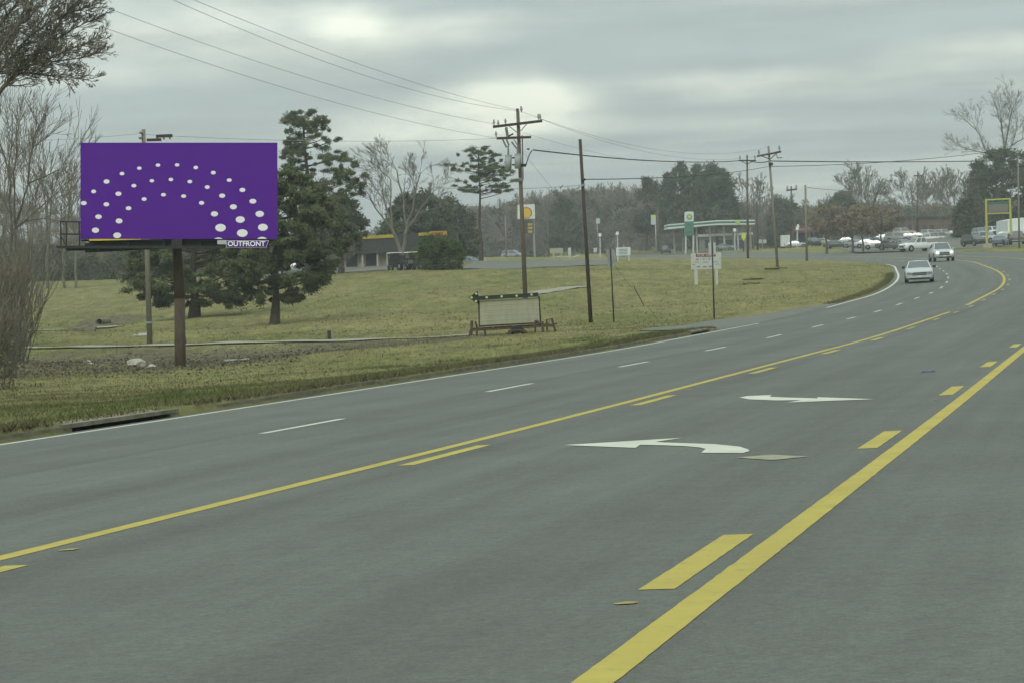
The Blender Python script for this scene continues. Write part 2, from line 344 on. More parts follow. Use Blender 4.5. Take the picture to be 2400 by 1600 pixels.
def raw(name, v, f, mt, parent=None, tint=None, smooth=False):      # numpy arrays: v (N,3), f (M,3 or 4)
    v = np.asarray(v, np.float32); f = np.asarray(f, np.int32); k = f.shape[1]
    me = bpy.data.meshes.new(name); me.vertices.add(len(v)); me.vertices.foreach_set('co', v.ravel())
    me.loops.add(f.size); me.loops.foreach_set('vertex_index', f.ravel())
    me.polygons.add(len(f)); me.polygons.foreach_set('loop_start', np.arange(0, f.size, k, dtype=np.int32)); me.polygons.foreach_set('loop_total', np.full(len(f), k, np.int32))
    me.update(calc_edges=True)
    if tint is not None:
        a = me.color_attributes.new('tint', 'FLOAT_COLOR', 'POINT'); a.data.foreach_set('color', np.concatenate([tint, np.ones((len(tint), 1))], 1).astype(np.float32).ravel())
    return obj(name, me, mt, parent, smooth)
def text_part(name, txt, size, loc, mt, parent, depth=.004, font_scale=1., bold=0., spacing=1.):
    cu = bpy.data.curves.new(name, 'FONT'); cu.body = txt; cu.size = size; cu.extrude = depth; cu.align_x = 'CENTER'; cu.align_y = 'CENTER'; cu.offset = bold; cu.space_character = spacing
    tmp = bpy.data.objects.new(name, cu); C.objects.link(tmp)
    dg = bpy.context.evaluated_depsgraph_get(); me = bpy.data.meshes.new_from_object(tmp.evaluated_get(dg)); bpy.data.objects.remove(tmp)
    me.transform(Matrix.Translation(loc) @ Matrix.Rotation(math.pi/2, 4, 'X') @ Matrix.Diagonal((font_scale, 1, 1, 1)))
    me.materials.clear()
    return obj(name, me, mt, parent)
def tubes(segs, n):          # segs: array (M,8): p0(3) p1(3) r0 r1 -> verts, quads
    A = np.asarray(segs, float); p0, p1, r0, r1 = A[:, :3], A[:, 3:6], A[:, 6], A[:, 7]
    d = p1-p0; ln = np.linalg.norm(d, axis=1, keepdims=True); d = d/np.maximum(ln, 1e-6)
    up = np.where(np.abs(d[:, 2:3]) > .9, [[1., 0, 0]], [[0, 0, 1.]]); u = np.cross(d, up); u /= np.linalg.norm(u, axis=1, keepdims=True); w = np.cross(d, u)
    th = np.arange(n)*2*np.pi/n
    ring = u[:, None]*np.cos(th)[None, :, None] + w[:, None]*np.sin(th)[None, :, None]
    V = np.concatenate([p0[:, None]+ring*r0[:, None, None], p1[:, None]+ring*r1[:, None, None]], 1).reshape(-1, 3)
    b = np.arange(len(A))[:, None]*2*n; i = np.arange(n)[None]; j = (i+1) % n
    Fq = np.stack([b+i, b+j, b+n+j, b+n+i], -1).reshape(-1, 4)
    return V, Fq

# ------------------------------------------------------------------ road alignment
SPt = dict(x0=-3.165818, y0=30.755098, th0=-0.238796)
KS = np.concatenate([np.linspace(0, 240, 9), np.linspace(270, 600, 9), [640, 800]])-20
KV = np.array([8.3e-05, -.000114, -1.4e-05, .000133, -7.5e-05, .00204, .00128, -.000618, .002999, .00119, .001509, .001312, .000219, -.000639, -.000679, .000718, .003435, .006499, .0075, .0075])
ZK = np.array([-40, 0, 40, 80, 120, 160, 200, 260, 320, 400, 480, 600., 800])
ZI = np.array([-.687804, -.549942, -.264457, .109827, .566684, .409621, .298823, .436426, .488789, .53063, .558257, .56])
ZV = np.concatenate([[0], np.cumsum(ZI*np.diff(ZK)/40)])-ZI[0]
DS = .5
rs = np.arange(-70, 760, DS); i0 = int(np.argmin(abs(rs)))
kk = np.interp(rs, KS, KV, left=0)
# smooth curvature and grade so that nothing kinks
ker = np.ones(31)/31
kk = np.convolve(np.pad(kk, 15, 'edge'), ker, 'valid')
th = np.concatenate([[0], np.cumsum((kk[1:]+kk[:-1])/2*DS)]); th = th-th[i0]+SPt['th0']
dxs, dys = -np.sin(th), np.cos(th)
cx = np.concatenate([[0], np.cumsum((dxs[1:]+dxs[:-1])/2*DS)]); cy = np.concatenate([[0], np.cumsum((dys[1:]+dys[:-1])/2*DS)])
cx = cx-cx[i0]+SPt['x0']; cy = cy-cy[i0]+SPt['y0']
cz = np.interp(rs, ZK, ZV); cz[rs < -40] = cz[np.argmin(abs(rs+40))]+(-40-rs[rs < -40])*.017
cz = np.convolve(np.pad(cz, 15, 'edge'), ker, 'valid')
OL, O3, O4 = -3.605, 3.751, 3.751+4.773
EDGE_L, EDGE_R = OL-.30, O4+7.6
def tilt(x, y, z):
    zr = z-CAMH; c, s = math.cos(TILT), math.sin(TILT)
    return x*c-zr*s, y, CAMH+x*s+zr*c
def rp(s, o):               # road point, vectorised
    s = np.asarray(s, float); o = np.asarray(o, float)
    X = np.interp(s, rs, cx); Y = np.interp(s, rs, cy); Z = np.interp(s, rs, cz); DX = np.interp(s, rs, dxs); DY = np.interp(s, rs, dys)
    return np.stack(np.broadcast_arrays(*tilt(X+DY*o, Y-DX*o, Z)), -1)
road_c = rp(rs, 0*rs)
def so_of(xy):              # nearest station and offset of points (N,2)
    xy = np.asarray(xy, float); out_s = np.empty(len(xy)); out_o = np.empty(len(xy)); cc = road_c[::4, :2]
    for a in range(0, len(xy), 8000):
        q = xy[a:a+8000]; d = ((q[:, None]-cc[None])**2).sum(2); i = d.argmin(1)*4
        rel = q-road_c[i, :2]; along = rel[:, 0]*dxs[i]+rel[:, 1]*dys[i]
        j = np.clip(i+np.round(along/DS).astype(int), 0, len(rs)-1); rel = q-road_c[j, :2]
        out_s[a:a+8000] = rs[j]; out_o[a:a+8000] = rel[:, 0]*dys[j]-rel[:, 1]*dxs[j]
    return out_s, out_o

# ------------------------------------------------------------------ terrain: spot heights (photo x, y, depth) and a smooth surface through them
spots = [
 (0,1000,19),(0,960,25),(0,920,33),(0,890,41),(0,850,50),(200,965,21),(200,925,30),(200,890,40),(200,862,48),(200,828,56),
 (421,872,47.8),(421,945,22),(421,918,30),(421,897,38),(421,838,54),(700,905,27),(700,870,37),(700,832,47),(1000,862,35),(1000,825,45),(1190,789,51),(1190,833,40),
 (351,801,62),(61,812,58),(250,807,58),(600,800,57.5),(850,795,56.5),(1075,789,55.5),(100,774,74),(200,776,74),(228,748,90),(320,780,68),(150,720,105),(60,700,115),(150,661,150),(280,661,150),(20,662,150),(150,668,200),
 (454,743,85),(642,757,75),(560,700,105),(560,657,142),(800,720,85),(800,675,107),(800,641,130),(850,633,145),(1000,738,75),(1000,690,92),(1000,650,112),(1080,633,123),(960,636,123),
 (1232,738,78),(1300,690,92),(1250,655,108),(1250,632,122),(1200,612,150),(1385,760,62),(1439,757,62),(1672,747,60),(1500,720,75),(1500,672,95),(1500,632,118),(1470,613,145),
 (1655,668,100),(1640,700,84),(1750,692,85),(1760,652,105),(1850,650,108),(1823,634,125),(1753,607,146),(1891,611,150),(1960,625,120),
 (2370,586,165),(2200,585,188),(2050,586,210),(2300,566,240),(2100,556,260),(2230,556,235),(1850,585,275),(1650,585,280),(1560,587,285),(1255,602,250),(1150,606,225),(1400,595,285),
 (1200,588,420),(700,610,420),(2200,548,420),(0,655,420),(2390,560,300),(1700,570,420)]
pts = [tuple(ak(*s)) for s in spots]
for s in range(-60, 700, 14):
    for o, dz in ((EDGE_L-1.0, .10), (EDGE_R+1.0, .10)):
        if s > 60 and s < 104 and o < 0: dz = .02
        q = rp(s, o); pts.append((q[0], q[1], q[2]+dz))
    if s < 520:
        q = rp(s, EDGE_R+22); pts.append((q[0], q[1], q[2]+.5))
for a in range(0, 360, 30):
    pts.append((1700*math.sin(R_(a)), 400+1700*math.cos(R_(a)), 9.))
    if a > 90 and a < 270: pts.append((300*math.sin(R_(a)), 300*math.cos(R_(a)), 2.))
TP = np.array(pts); SC = 200.
def tps_k(r): return np.where(r > 1e-9, r*r*np.log(np.maximum(r, 1e-9)), 0)
P2 = TP[:, :2]/SC; nT = len(P2)
Kt = tps_k(np.linalg.norm(P2[:, None]-P2[None], axis=2))+np.eye(nT)*2e-4
Pm = np.c_[np.ones(nT), P2]; A = np.block([[Kt, Pm], [Pm.T, np.zeros((3, 3))]]); sol = np.linalg.solve(A, np.r_[TP[:, 2], 0, 0, 0])
def tps(xy):
    xy = np.asarray(xy, float)/SC; out = np.empty(len(xy))
    for a in range(0, len(xy), 20000):
        q = xy[a:a+20000]; out[a:a+20000] = tps_k(np.linalg.norm(q[:, None]-P2[None], axis=2)) @ sol[:nT] + np.c_[np.ones(len(q)), q] @ sol[nT:]
    return out
def ss(x): x = np.clip(x, 0, 1); return x*x*(3-2*x)
def curb_h(s):              # how far the turf stands above the carriageway at its edge
    return .02+.11*(1-ss((np.asarray(s)-58)/6))+.07*ss((np.asarray(s)-104)/8)
def lumps(x, y): return .025*np.sin(x*1.7+np.sin(y*.9)*2)*np.sin(y*.8+1)+.05*np.sin(x*.31+y*.17)*np.sin(y*.23-x*.11)+.11*np.sin(x*.13+y*.07+1.4*np.sin(y*.045))*np.sin(y*.11-x*.05)
HOL = ak(222, 750, 86)
def ground_z(xy, s=None, o=None):
    xy = np.asarray(xy, float)
    if s is None: s, o = so_of(xy)
    z = tps(xy)+lumps(xy[:, 0], xy[:, 1])*np.clip(np.abs(o-6)/20, .3, 1)
    z = z-.75*np.exp(-((xy[:, 0]-HOL.x)/3.4)**2-((xy[:, 1]-HOL.y)/9.)**2)
    zl = rp(s, np.full(len(s), EDGE_L))[:, 2]+curb_h(s); wl = ss((o-(EDGE_L-2.2))/2.0)*(o < 6)
    zr = rp(s, np.full(len(s), EDGE_R))[:, 2]+.1; wr = ss(((EDGE_R+2.2)-o)/2.0)*(o >= 6)
    return z*(1-wl-wr)+zl*wl+zr*wr
def gz(x, y): return float(ground_z(np.array([[x, y]]))[0])
def on(px, py, d):           # ground point below the photo point at that depth
    q = ak(px, py, d); return Vector((q.x, q.y, gz(q.x, q.y)))

def soil_amount(xy, s, o):
    # bare leaf litter on the bank below the path, trodden soil beside the carriageway
    q = np.array([[v.x, v.y] for v in (ak(30, 866, 49.5), ak(250, 846, 51.5), ak(460, 838, 52), ak(680, 830, 52), ak(880, 822, 51))])
    rad = np.array([10., 10, 9, 9, 7]); a = np.zeros(len(xy))
    for c, r in zip(q, rad):
        d = np.hypot((xy[:, 0]-c[0])/r, (xy[:, 1]-c[1])/(r*1.5)); a = np.maximum(a, .98*(1-ss((d-.4)/.6)))
    q2 = ak(258, 735, 90); d = np.hypot((xy[:, 0]-q2.x)/4.2, (xy[:, 1]-q2.y)/12); a = np.maximum(a, .9*(1-ss((d-.4)/.6)))
    a = np.maximum(a, np.where(s < 62, .55, .12)*(1-ss((EDGE_L-o-.1)/.9))*(o < 0))
    return a
def add_soil(o_, val):
    a = o_.data.attributes.new('soil', 'FLOAT', 'POINT'); a.data.foreach_set('value', np.asarray(val, np.float32))
# main ground sheet, polar about the camera so that it is fine near and coarse far away
ang = np.concatenate([np.linspace(-180, -16, 34)[:-1], np.linspace(-16, 16, 300), np.linspace(16, 180, 34)[1:-1]])
rad = np.concatenate([np.geomspace(3, 320, 260), np.geomspace(330, 2600, 60)])
AA, RR = np.meshgrid(np.radians(ang), rad, indexing='ij')
GX, GY = (RR*np.sin(AA)).ravel(), (RR*np.cos(AA)).ravel(); gxy = np.stack([GX, GY], 1)
gs, go = so_of(gxy); GZ = ground_z(gxy, gs, go)
far = ss((np.hypot(GX, GY)-900)/600); GZ = GZ*(1-far)+9*far
inside = ss((go-(EDGE_L-7))/.8)*ss(((EDGE_R+7)-go)/.8)*((gs > -69) & (gs < 758))
GZ -= .6*inside
na, nr = len(ang), len(rad)
ii, jj = np.meshgrid(np.arange(na), np.arange(nr-1), indexing='ij'); i2 = (ii+1) % na
gf = np.stack([ii*nr+jj, i2*nr+jj, i2*nr+jj+1, ii*nr+jj+1], -1).reshape(-1, 4)[:, ::-1]
ground = raw('ground', np.stack([GX, GY, GZ], 1), gf, 'ground', smooth=True); tag(ground, kind='structure'); add_soil(ground, soil_amount(gxy, gs, go))
def strip(name, ss_, oo, mt, zfun, flip=False):
    Sg, Og = np.meshgrid(ss_, oo, indexing='ij'); P = rp(Sg.ravel(), Og.ravel()); P[:, 2] = zfun(P, Sg.ravel(), Og.ravel())
    n1, n2 = len(ss_), len(oo); a, b = np.meshgrid(np.arange(n1-1), np.arange(n2-1), indexing='ij')
    f = np.stack([a*n2+b, a*n2+b+1, (a+1)*n2+b+1, (a+1)*n2+b], -1).reshape(-1, 4)
    o_ = raw(name, P, f, mt, smooth=True)
    uv = o_.data.uv_layers.new(name='road'); vi = np.empty(len(o_.data.loops), np.int32); o_.data.loops.foreach_get('vertex_index', vi)
    uv.data.foreach_set('uv', np.stack([Og.ravel()[vi], Sg.ravel()[vi]], 1).astype(np.float32).ravel())
    return o_, P, Sg.ravel(), Og.ravel()
# verges
rag = lambda s: .07*np.sin(s*1.9)+.06*np.sin(s*.73+1)+.05*np.sin(s*5.1)
vo = np.concatenate([[EDGE_L+.02, EDGE_L-.10, EDGE_L-.35, EDGE_L-.7, EDGE_L-1.1, EDGE_L-1.6], EDGE_L-np.linspace(2.2, 8.2, 13)])
def zv(P, s, o):
    z = ground_z(P[:, :2], s, o); z = np.where(o > EDGE_L-.01, rp(s, np.full(len(s), EDGE_L))[:, 2]-.03, z); dr = ((s > 3.1) & (s < 7.0) | (s > 54.9) & (s < 58.9)) & (o > EDGE_L-.36); z = np.where(dr, rp(s, np.full(len(s), EDGE_L))[:, 2]-.3, z); return np.where(o < EDGE_L-8.1, z-.06, z)
vl, P, s_, o_ = strip('verge', np.concatenate([np.arange(-68, 130, .5), np.arange(130, 756, 2.)]), vo, 'ground', zv); tag(vl, kind='structure'); add_soil(vl, soil_amount(P[:, :2], s_, o_))
vo2 = np.concatenate([[EDGE_R-.02, EDGE_R+.12, EDGE_R+.6], EDGE_R+np.linspace(1.2, 8.2, 9)])
def zv2(P, s, o):
    z = ground_z(P[:, :2], s, o); z = np.where(o < EDGE_R+.01, rp(s, np.full(len(s), EDGE_R))[:, 2]-.03, z); return np.where(o > EDGE_R+8.1, z-.06, z)
vr, P, s_, o_ = strip('verge', np.arange(-68, 756, 2.), vo2, 'ground', zv2); tag(vr, kind='structure'); add_soil(vr, soil_amount(P[:, :2], s_, o_))
# carriageway
ro_ = np.linspace(EDGE_L-.02, EDGE_R+.02, 15)
road, P, _, _ = strip('road', np.arange(-69, 758, 1.), ro_, 'asphalt', lambda P, s, o: P[:, 2]); tag(road, kind='structure')

# ------------------------------------------------------------------ painted markings (pieces of the road)
def mark(name, s0, s1, o0, o1, mt, lift=.003, step=1.0, parent=None):
    n = max(2, int((s1-s0)/step)+1); sv_ = np.linspace(s0, s1, n)
    jit = .0016 if step < .5 else 0.
    a = rp(sv_, o0+rng.normal(0, jit, n) if jit else np.full(n, o0)); b = rp(sv_, o1+rng.normal(0, jit, n) if jit else np.full(n, o1)); v = np.empty((2*n, 3)); v[0::2] = a; v[1::2] = b; v[:, 2] += lift
    i = np.arange(n-1)*2; f = np.stack([i, i+1, i+3, i+2], 1)
    return raw(name, v, f, mt, road)
LW = .10
mark('edge_line', -30, 69.2, OL-.06, OL+.06, 'line_white'); mark('edge_line', 93.4, 720, OL-.075, OL+.075, 'line_white')
mark('centre_line', -30, 71.6, O3-LW*.75, O3+LW*.75, 'line_yellow', step=.15); mark('centre_line', 83.5, 720, O3-LW*.9, O3+LW*.9, 'line_yellow')
mark('centre_line', -30, 30, O4-.078, O4+.078, 'line_yellow', step=.13); mark('centre_line', 30, 720, O4-.08, O4+.08, 'line_yellow')
for k in range(-2, 36): mark('lane_dash', k*11.364, k*11.364+3.3, -.06, .06, 'line_white')
for k in range(-2, 26):
    s0 = 3.24+k*10.9 if k >= 0 else 3.24+k*10.98
    mark('turn_lane_dash', s0, s0+2.85, O3+.26, O3+.41, 'line_yellow' if k < 4 else 'line_old', step=.15)
for k, s0 in enumerate([-18.0, -8.05, 1.98, 11.6]+[11.6+10.9*j for j in range(1, 24)]):
    mark('turn_lane_dash', s0, s0+2.55, O4-.365, O4-.195, 'line_yellow', step=.13)
def mark_poly(name, poly, mt, lift=.005, parent=road, label=None):
    s_ = np.array([q[0] for q in poly]); o_ = np.array([q[1] for q in poly]); v = rp(s_, o_); v[:, 2] += lift
    m = bpy.data.meshes.new(name); m.from_pydata([tuple(q) for q in v], [], [tuple(range(len(poly)))]); m.update()
    ob = obj(name, m, mt, parent)
    bm = bmesh.new(); bm.from_mesh(m); bmesh.ops.triangulate(bm, faces=bm.faces); bmesh.ops.recalc_face_normals(bm, faces=bm.faces)
    if sum(f.normal.z for f in bm.faces) < 0: bmesh.ops.reverse_faces(bm, faces=bm.faces)
    bm.to_mesh(m); bm.free()
    if label: ob['label'] = label
    return ob
mark_poly('turn_arrow', [(-5.54, 5.05), (-6.54, 5.96), (-6.05, 5.91), (-6.35, 6.22), (-6.62, 6.45), (-6.9, 6.62), (-7.18, 6.72), (-7.73, 6.77), (-8.01, 7.18), (-7.75, 7.2), (-7.51, 7.15), (-7.05, 7.01), (-6.48, 6.69), (-5.87, 6.12), (-5.68, 5.99), (-5.16, 6.16)], 'line_white', label='near white turn arrow pointing left in the centre lane')
mark_poly('turn_arrow', [(1.72, 7.39), (3.10, 6.52), (2.70, 6.58), (3.3, 6.18), (3.92, 5.79), (4.5, 5.74), (4.55, 5.4), (4.14, 5.35), (3.4, 5.59), (2.68, 6.05), (2.45, 6.40), (1.93, 6.28)], 'line_white', label='farther white turn arrow pointing right in the centre lane')
mark_poly('faded_arrow', [(-8.6, 7.21), (-8.39, 7.47), (-8.86, 7.84), (-9.12, 7.58)], 'line_faded', label='worn remains of an old arrow head')
for (s0, o0, a, b) in [(-18.5, 8.20, .05, .055), (-14.98, 4.02, .07, .06), (.75, 8.18, .05, .06), (8.0, 4.0, .12, .05)]:
    mark_poly('paint_smear', [(s0-a, o0-b*.6), (s0-a*.3, o0-b), (s0+a, o0-b*.2), (s0+a*.5, o0+b), (s0-a*.6, o0+b*.7)], 'line_old')
# asphalt mouth of the side drive
def apron_w(s_): return 3.9*ss((s_-60.5)/5)*(1-ss((s_-80)/22))+.06
def zap(P, s_, o_): return np.maximum(ground_z(P[:, :2], s_, o_)+.03, rp(s_, o_)[:, 2]-.2)
n_s, n_o = 60, 10; Sg = np.linspace(60.2, 104, n_s)[:, None]+np.zeros((1, n_o)); Og = EDGE_L+.06-apron_w(Sg)*np.linspace(0, 1, n_o)[None]
Pq = rp(Sg.ravel(), Og.ravel()); Pq[:, 2] = np.where(Og.ravel() > EDGE_L, rp(Sg.ravel(), Og.ravel())[:, 2]+.004, zap(Pq, Sg.ravel(), Og.ravel()))
ia, ib = np.meshgrid(np.arange(n_s-1), np.arange(n_o-1), indexing='ij'); fq = np.stack([ia*n_o+ib, (ia+1)*n_o+ib, (ia+1)*n_o+ib+1, ia*n_o+ib+1], -1).reshape(-1, 4)
mk = raw('drive_apron', Pq, fq, 'asphalt_side', smooth=True); tag(mk, kind='structure'); mk.data.uv_layers.new(name='road')
# kerb stones, left open at the two storm drains
for s0 in list(np.arange(-30, 58, 3.0)):
    if 2.4 < s0+1.5 < 7.6 or 54.6 < s0+1.5 < 60: continue
    a = rp(s0, EDGE_L-.03); b = rp(s0+2.97, EDGE_L-.03); c = rp(s0+2.97, EDGE_L-.19); d = rp(s0, EDGE_L-.19)
    h = .085+.03*random.random()
    MB().slab([(*p[:2], p[2]+h) for p in (a, b, c, d)], .3).build('kerb_stone', 'concrete_old', road)
def storm_drain(s0, s1, label):
    c0 = rp((s0+s1)/2, EDGE_L-.55)
    t = thing('storm_drain', label, 'storm drain', c0, group='kerb storm drains')
    Lc = Vector(c0)
    def q(s, o, z): v = rp(s, o); return (v[0]-Lc.x, v[1]-Lc.y, v[2]-Lc.z+z)
    top = .115
    MB().slab([q(s0-.35, EDGE_L-.02, top), q(s1+.35, EDGE_L-.02, top), q(s1+.35, EDGE_L-.45, top+.015), q(s0-.35, EDGE_L-.45, top+.015)], .06).build('lid_slab', 'concrete_old', t)
    MB().slab([q(s0, EDGE_L-.30, top-.063), q(s1, EDGE_L-.30, top-.063), q(s1, EDGE_L-.36, top-.063), q(s0, EDGE_L-.36, top-.063)], .4).build('throat', 'void_shade', t)  # back wall coloured near black, painting the shade inside the slot
    for a, b in ((s0-.35, s0-.02), (s1+.02, s1+.35)):
        MB().slab([q(a, EDGE_L-.03, top-.063), q(b, EDGE_L-.03, top-.063), q(b, EDGE_L-.5, top-.063), q(a, EDGE_L-.5, top-.063)], .35).build('side_block', 'concrete_old', t)
storm_drain(3.2, 6.9, 'long concrete kerb storm drain with a dark slot, nearest the camera')
storm_drain(55.2, 58.6, 'small dark kerb storm drain below the grass near the drive mouth')
# ------------------------------------------------------------------ flat paved areas laid over the ground
def sheet(name, poly_px, mt, lift=.05, res=14, kind='structure'):
    # quad given by four photo points with depths, subdivided and draped on the ground
    c = [ak(*q) for q in poly_px]; u = np.linspace(0, 1, res)
    v = []
    for a in u:
        for b in u:
            p = (c[0]*(1-b)+c[1]*b)*(1-a)+(c[3]*(1-b)+c[2]*b)*a; v.append((p.x, p.y))
    v = np.array(v); z = ground_z(v)+lift
    i, j = np.meshgrid(np.arange(res-1), np.arange(res-1), indexing='ij'); f = np.stack([i*res+j, i*res+j+1, (i+1)*res+j+1, (i+1)*res+j], -1).reshape(-1, 4)
    o_ = raw(name, np.c_[v, z], f, mt, smooth=True); o_.data.uv_layers.new(name='road'); return tag(o_, kind=kind)
sheet('car_park', [(1068, 634, 122.5), (1440, 620, 140), (1450, 611, 152), (1110, 612, 150)], 'asphalt_side', .06, 24)
sheet('car_park', [(560, 640, 138), (1010, 632, 140), (1010, 628, 165), (560, 632, 165)], 'asphalt_side', .06, 16)
sheet('forecourt', [(1060, 603, 228), (1440, 598, 300), (1440, 592, 330), (1060, 598, 260)], 'path', .08, 16)
sheet('car_lot', [(2010, 586, 192), (2420, 584, 172), (2420, 562, 262), (1930, 566, 262)], 'asphalt_side', .06, 24)
def ribbon(name, line, w, mt, lift=.03, mat_=None):
    P = [ak(*q) for q in line]; xs = np.array([[p.x, p.y] for p in P]); t = np.linspace(0, len(P)-1, 60)
    x = np.interp(t, range(len(P)), xs[:, 0]); y = np.interp(t, range(len(P)), xs[:, 1]); dx, dy = np.gradient(x), np.gradient(y); n = np.hypot(dx, dy)
    a = np.stack([x-dy/n*w/2, y+dx/n*w/2], 1); b = np.stack([x+dy/n*w/2, y-dx/n*w/2], 1); v = np.empty((120, 3)); v[0::2, :2] = a; v[1::2, :2] = b
    v[:, 2] = ground_z(v[:, :2])+lift; i = np.arange(59)*2
    return tag(raw(name, v, np.stack([i, i+1, i+3, i+2], 1), mt), kind='structure')
ribbon('footpath', [(40, 812.5, 58), (250, 807, 58), (600, 800, 57.5), (850, 795, 56.5), (1110, 788, 55.5)], 1.5, 'path', .06)
ribbon('footpath', [(50, 769, 75), (140, 766, 76), (260, 757, 79)], 2.0, 'path', .08)
ribbon('drainage_channel', [(1240, 690, 91), (1300, 681, 94), (1375, 671, 98)], 1.6, 'path', .05)

# ------------------------------------------------------------------ local photo frame of a thing
def frame(px0, py0, d):
    m = mpp(d); b0 = ak(px0, py0, d)
    def lp(px, py, y=0.):
        q = ray(px, py); k = (b0.y+y)/q.y; return (q.x*k-b0.x, CAMH+q.z*k-b0.z)
    return lp, m
def lp3(lp, px, py, y=0.): x, z = lp(px, py, y); return (x, y, z)

# ------------------------------------------------------------------ billboard
BB = (421, 872, 47.8); lp, m = frame(*BB)
base = ak(*BB)
bb = thing('billboard', 'billboard with a purple face of white dots on a rust brown steel pole', 'billboard', base)
MB().cyl((0, 0, -.6), lp3(lp, 421, 700), 13.4*m, 12.6*m, 20).cyl(lp3(lp, 421, 700), lp3(lp, 414, 566), 12.6*m, 11.6*m, 20).build('pole', 'rust', bb, True)
yf = -1.0
lpq = lambda px, py: lp(px, py, yf)
def quad_px(x0, y0, x1, y1): return [lpq(x0, y1), lpq(x1, y1), lpq(x1, y0), lpq(x0, y0)]
face = MB().prism(quad_px(188.5, 335, 649.5, 560.5), yf, yf+.12).build('panel', 'purple', bb)
dots = [(888,450,21,15),(1059,422,21,15),(1235,420,21,15),(1407,444,21,16),(1568,491,23,17),(1714,560,23,16),(1835,650,27,19),(1931,754,32,22),(1994,870,39,28),(2023,993,45,32),(2016,1115,49,34),(729,500,22,16),(587,573,27,20),(468,664,23,17),(378,771,27,19),
 (1178,554,21,16),(1352,573,22,16),(1512,624,23,17),(1649,703,28,20),(1752,805,32,23),(1815,922,42,30),(1834,1046,49,35),(1003,566,21,15),(838,611,23,16),(696,685,28,20),(585,782,26,19),(513,896,30,21),(485,1020,33,24),
 (1110,694,23,16),(1295,707,23,16),(1460,769,24,18),(1578,870,33,24),(1634,997,49,35),(1615,1120,49,33),(932,734,23,17),(789,818,26,18),(702,935,31,23),(685,1067,36,26)]
for (a, b, rx, ry) in dots:
    poly = []
    for k in range(24):
        t = -2*math.pi*k/24; X = 100+(a+rx*math.cos(t))/3.92; Y = min(280+(b+ry*math.sin(t))/3.92, 560.3); X = max(X, 188.7)
        q = lpq(X, Y)
        if not poly or (abs(q[0]-poly[-1][0])+abs(q[1]-poly[-1][1])) > 1e-5: poly.append(q)
    MB().prism(poly, yf-.006, yf-.001).build('dot', 'white_vinyl', face)
MB().prism([lpq(209, 560.7), lpq(209, 565), lpq(330, 562.2), lpq(330, 560.7)], yf+.01, yf+.05).build('yellow_strip', 'yellow_vinyl', bb)
MB().prism([lpq(188.5, 562), lpq(188.5, 566), lpq(640, 566), lpq(640, 562)], yf+.15, yf+.3).build('lower_stringer', 'dark_steel', bb)
apron = MB().prism([lpq(206, 565.5), lpq(206, 579), lpq(520, 580), lpq(628, 574), lpq(628, 565.5)], yf+.32, yf+.42).build('apron', 'dark_steel', bb)
cw = MB()                                               # walkway that sticks out to the left
cw.prism(quad_px(141, 577, 525, 583), yf-.75, yf+.3)
cw.prism(quad_px(160, 583, 232, 588), yf-.5, yf+.2)
cwo = cw.build('catwalk', 'dark_steel', bb)
rl = MB()
for px in (142, 155, 185.5):
    rl.cyl(lp3(lp, px, 519, yf-.7), lp3(lp, px+1, 580, yf-.7), .03, .03, 6); rl.cyl(lp3(lp, px, 519, yf+.25), lp3(lp, px+1, 580, yf+.25), .03, .03, 6)
for py in (520, 549):
    rl.cyl(lp3(lp, 141, py, yf-.7), lp3(lp, 189, py+.5, yf-.7), .03, .03, 6); rl.cyl(lp3(lp, 141, py, yf+.25), lp3(lp, 189, py+.5, yf+.25), .03, .03, 6); rl.cyl(lp3(lp, 142, py, yf-.7), lp3(lp, 142, py, yf+.25), .03, .03, 6)
rl.cyl(lp3(lp, 142, 552, yf-.7), lp3(lp, 157, 580, yf-.7), .025, .025, 6)
rl.build('railing', 'dark_steel', cwo)
fr = MB()
for px in (215, 300, 385, 470, 555, 625): fr.cyl(lp3(lp, px, 345, yf+.25), lp3(lp, px, 578, yf+.25), .07, .07, 6)
for py in (360, 440, 520): fr.cyl(lp3(lp, 195, py, yf+.18), lp3(lp, 643, py, yf+.18), .05, .05, 6)
fr.box(lp3(lp, 418, 571, yf+.75), (7.0, .35, .35)); fr.box(lp3(lp, 418, 571, yf+.5), (.4, 1.0, .3))
fr.build('back_frame', 'dark_steel', bb)
MB().prism(quad_px(509.5, 563.4, 530, 573.2), yf-.03, yf).build('tag_plate', 'white_dull', bb)
nm = MB().prism([lpq(530, 563.9), lpq(530, 580.9), lpq(624.5, 580.9), lpq(630.8, 563.9)], yf-.06, yf-.02).build('name_plate', 'white_dull', bb)
MB().prism([lpq(531.6, 565.4), lpq(531.6, 579.6), lpq(623.4, 579.6), lpq(628.6, 565.4)], yf-.07, yf-.061).build('name_field', 'purple', nm)
tx = text_part('lettering', 'OUTFRONT', 15.6*m, (0, 0, 0), 'white_vinyl', nm, .003, 1.03, .006)
tx.data.transform(Matrix.Translation(lp3(lp, 577.5, 572.4, yf-.075)) @ Matrix.Rotation(ROLL, 4, 'Y'))

# ------------------------------------------------------------------ poles
def pole_thing(name, label, basepx, d, toppx, wpx0, wpx1, mt, bury=.5, group=None, cat='pole'):
    lp, m = frame(basepx[0], basepx[1], d)
    t = thing(name, label, cat, ak(basepx[0], basepx[1], d), group=group)
    x, z = lp(*toppx)
    MB().cyl((0, 0, 0) if not bury else (-x/z*bury, 0, -bury), (x, 0, z), wpx0*m/2, wpx1*m/2, 12).build('pole', mt, t, True)
    return t, lp, m
GP = 'wooden utility poles'
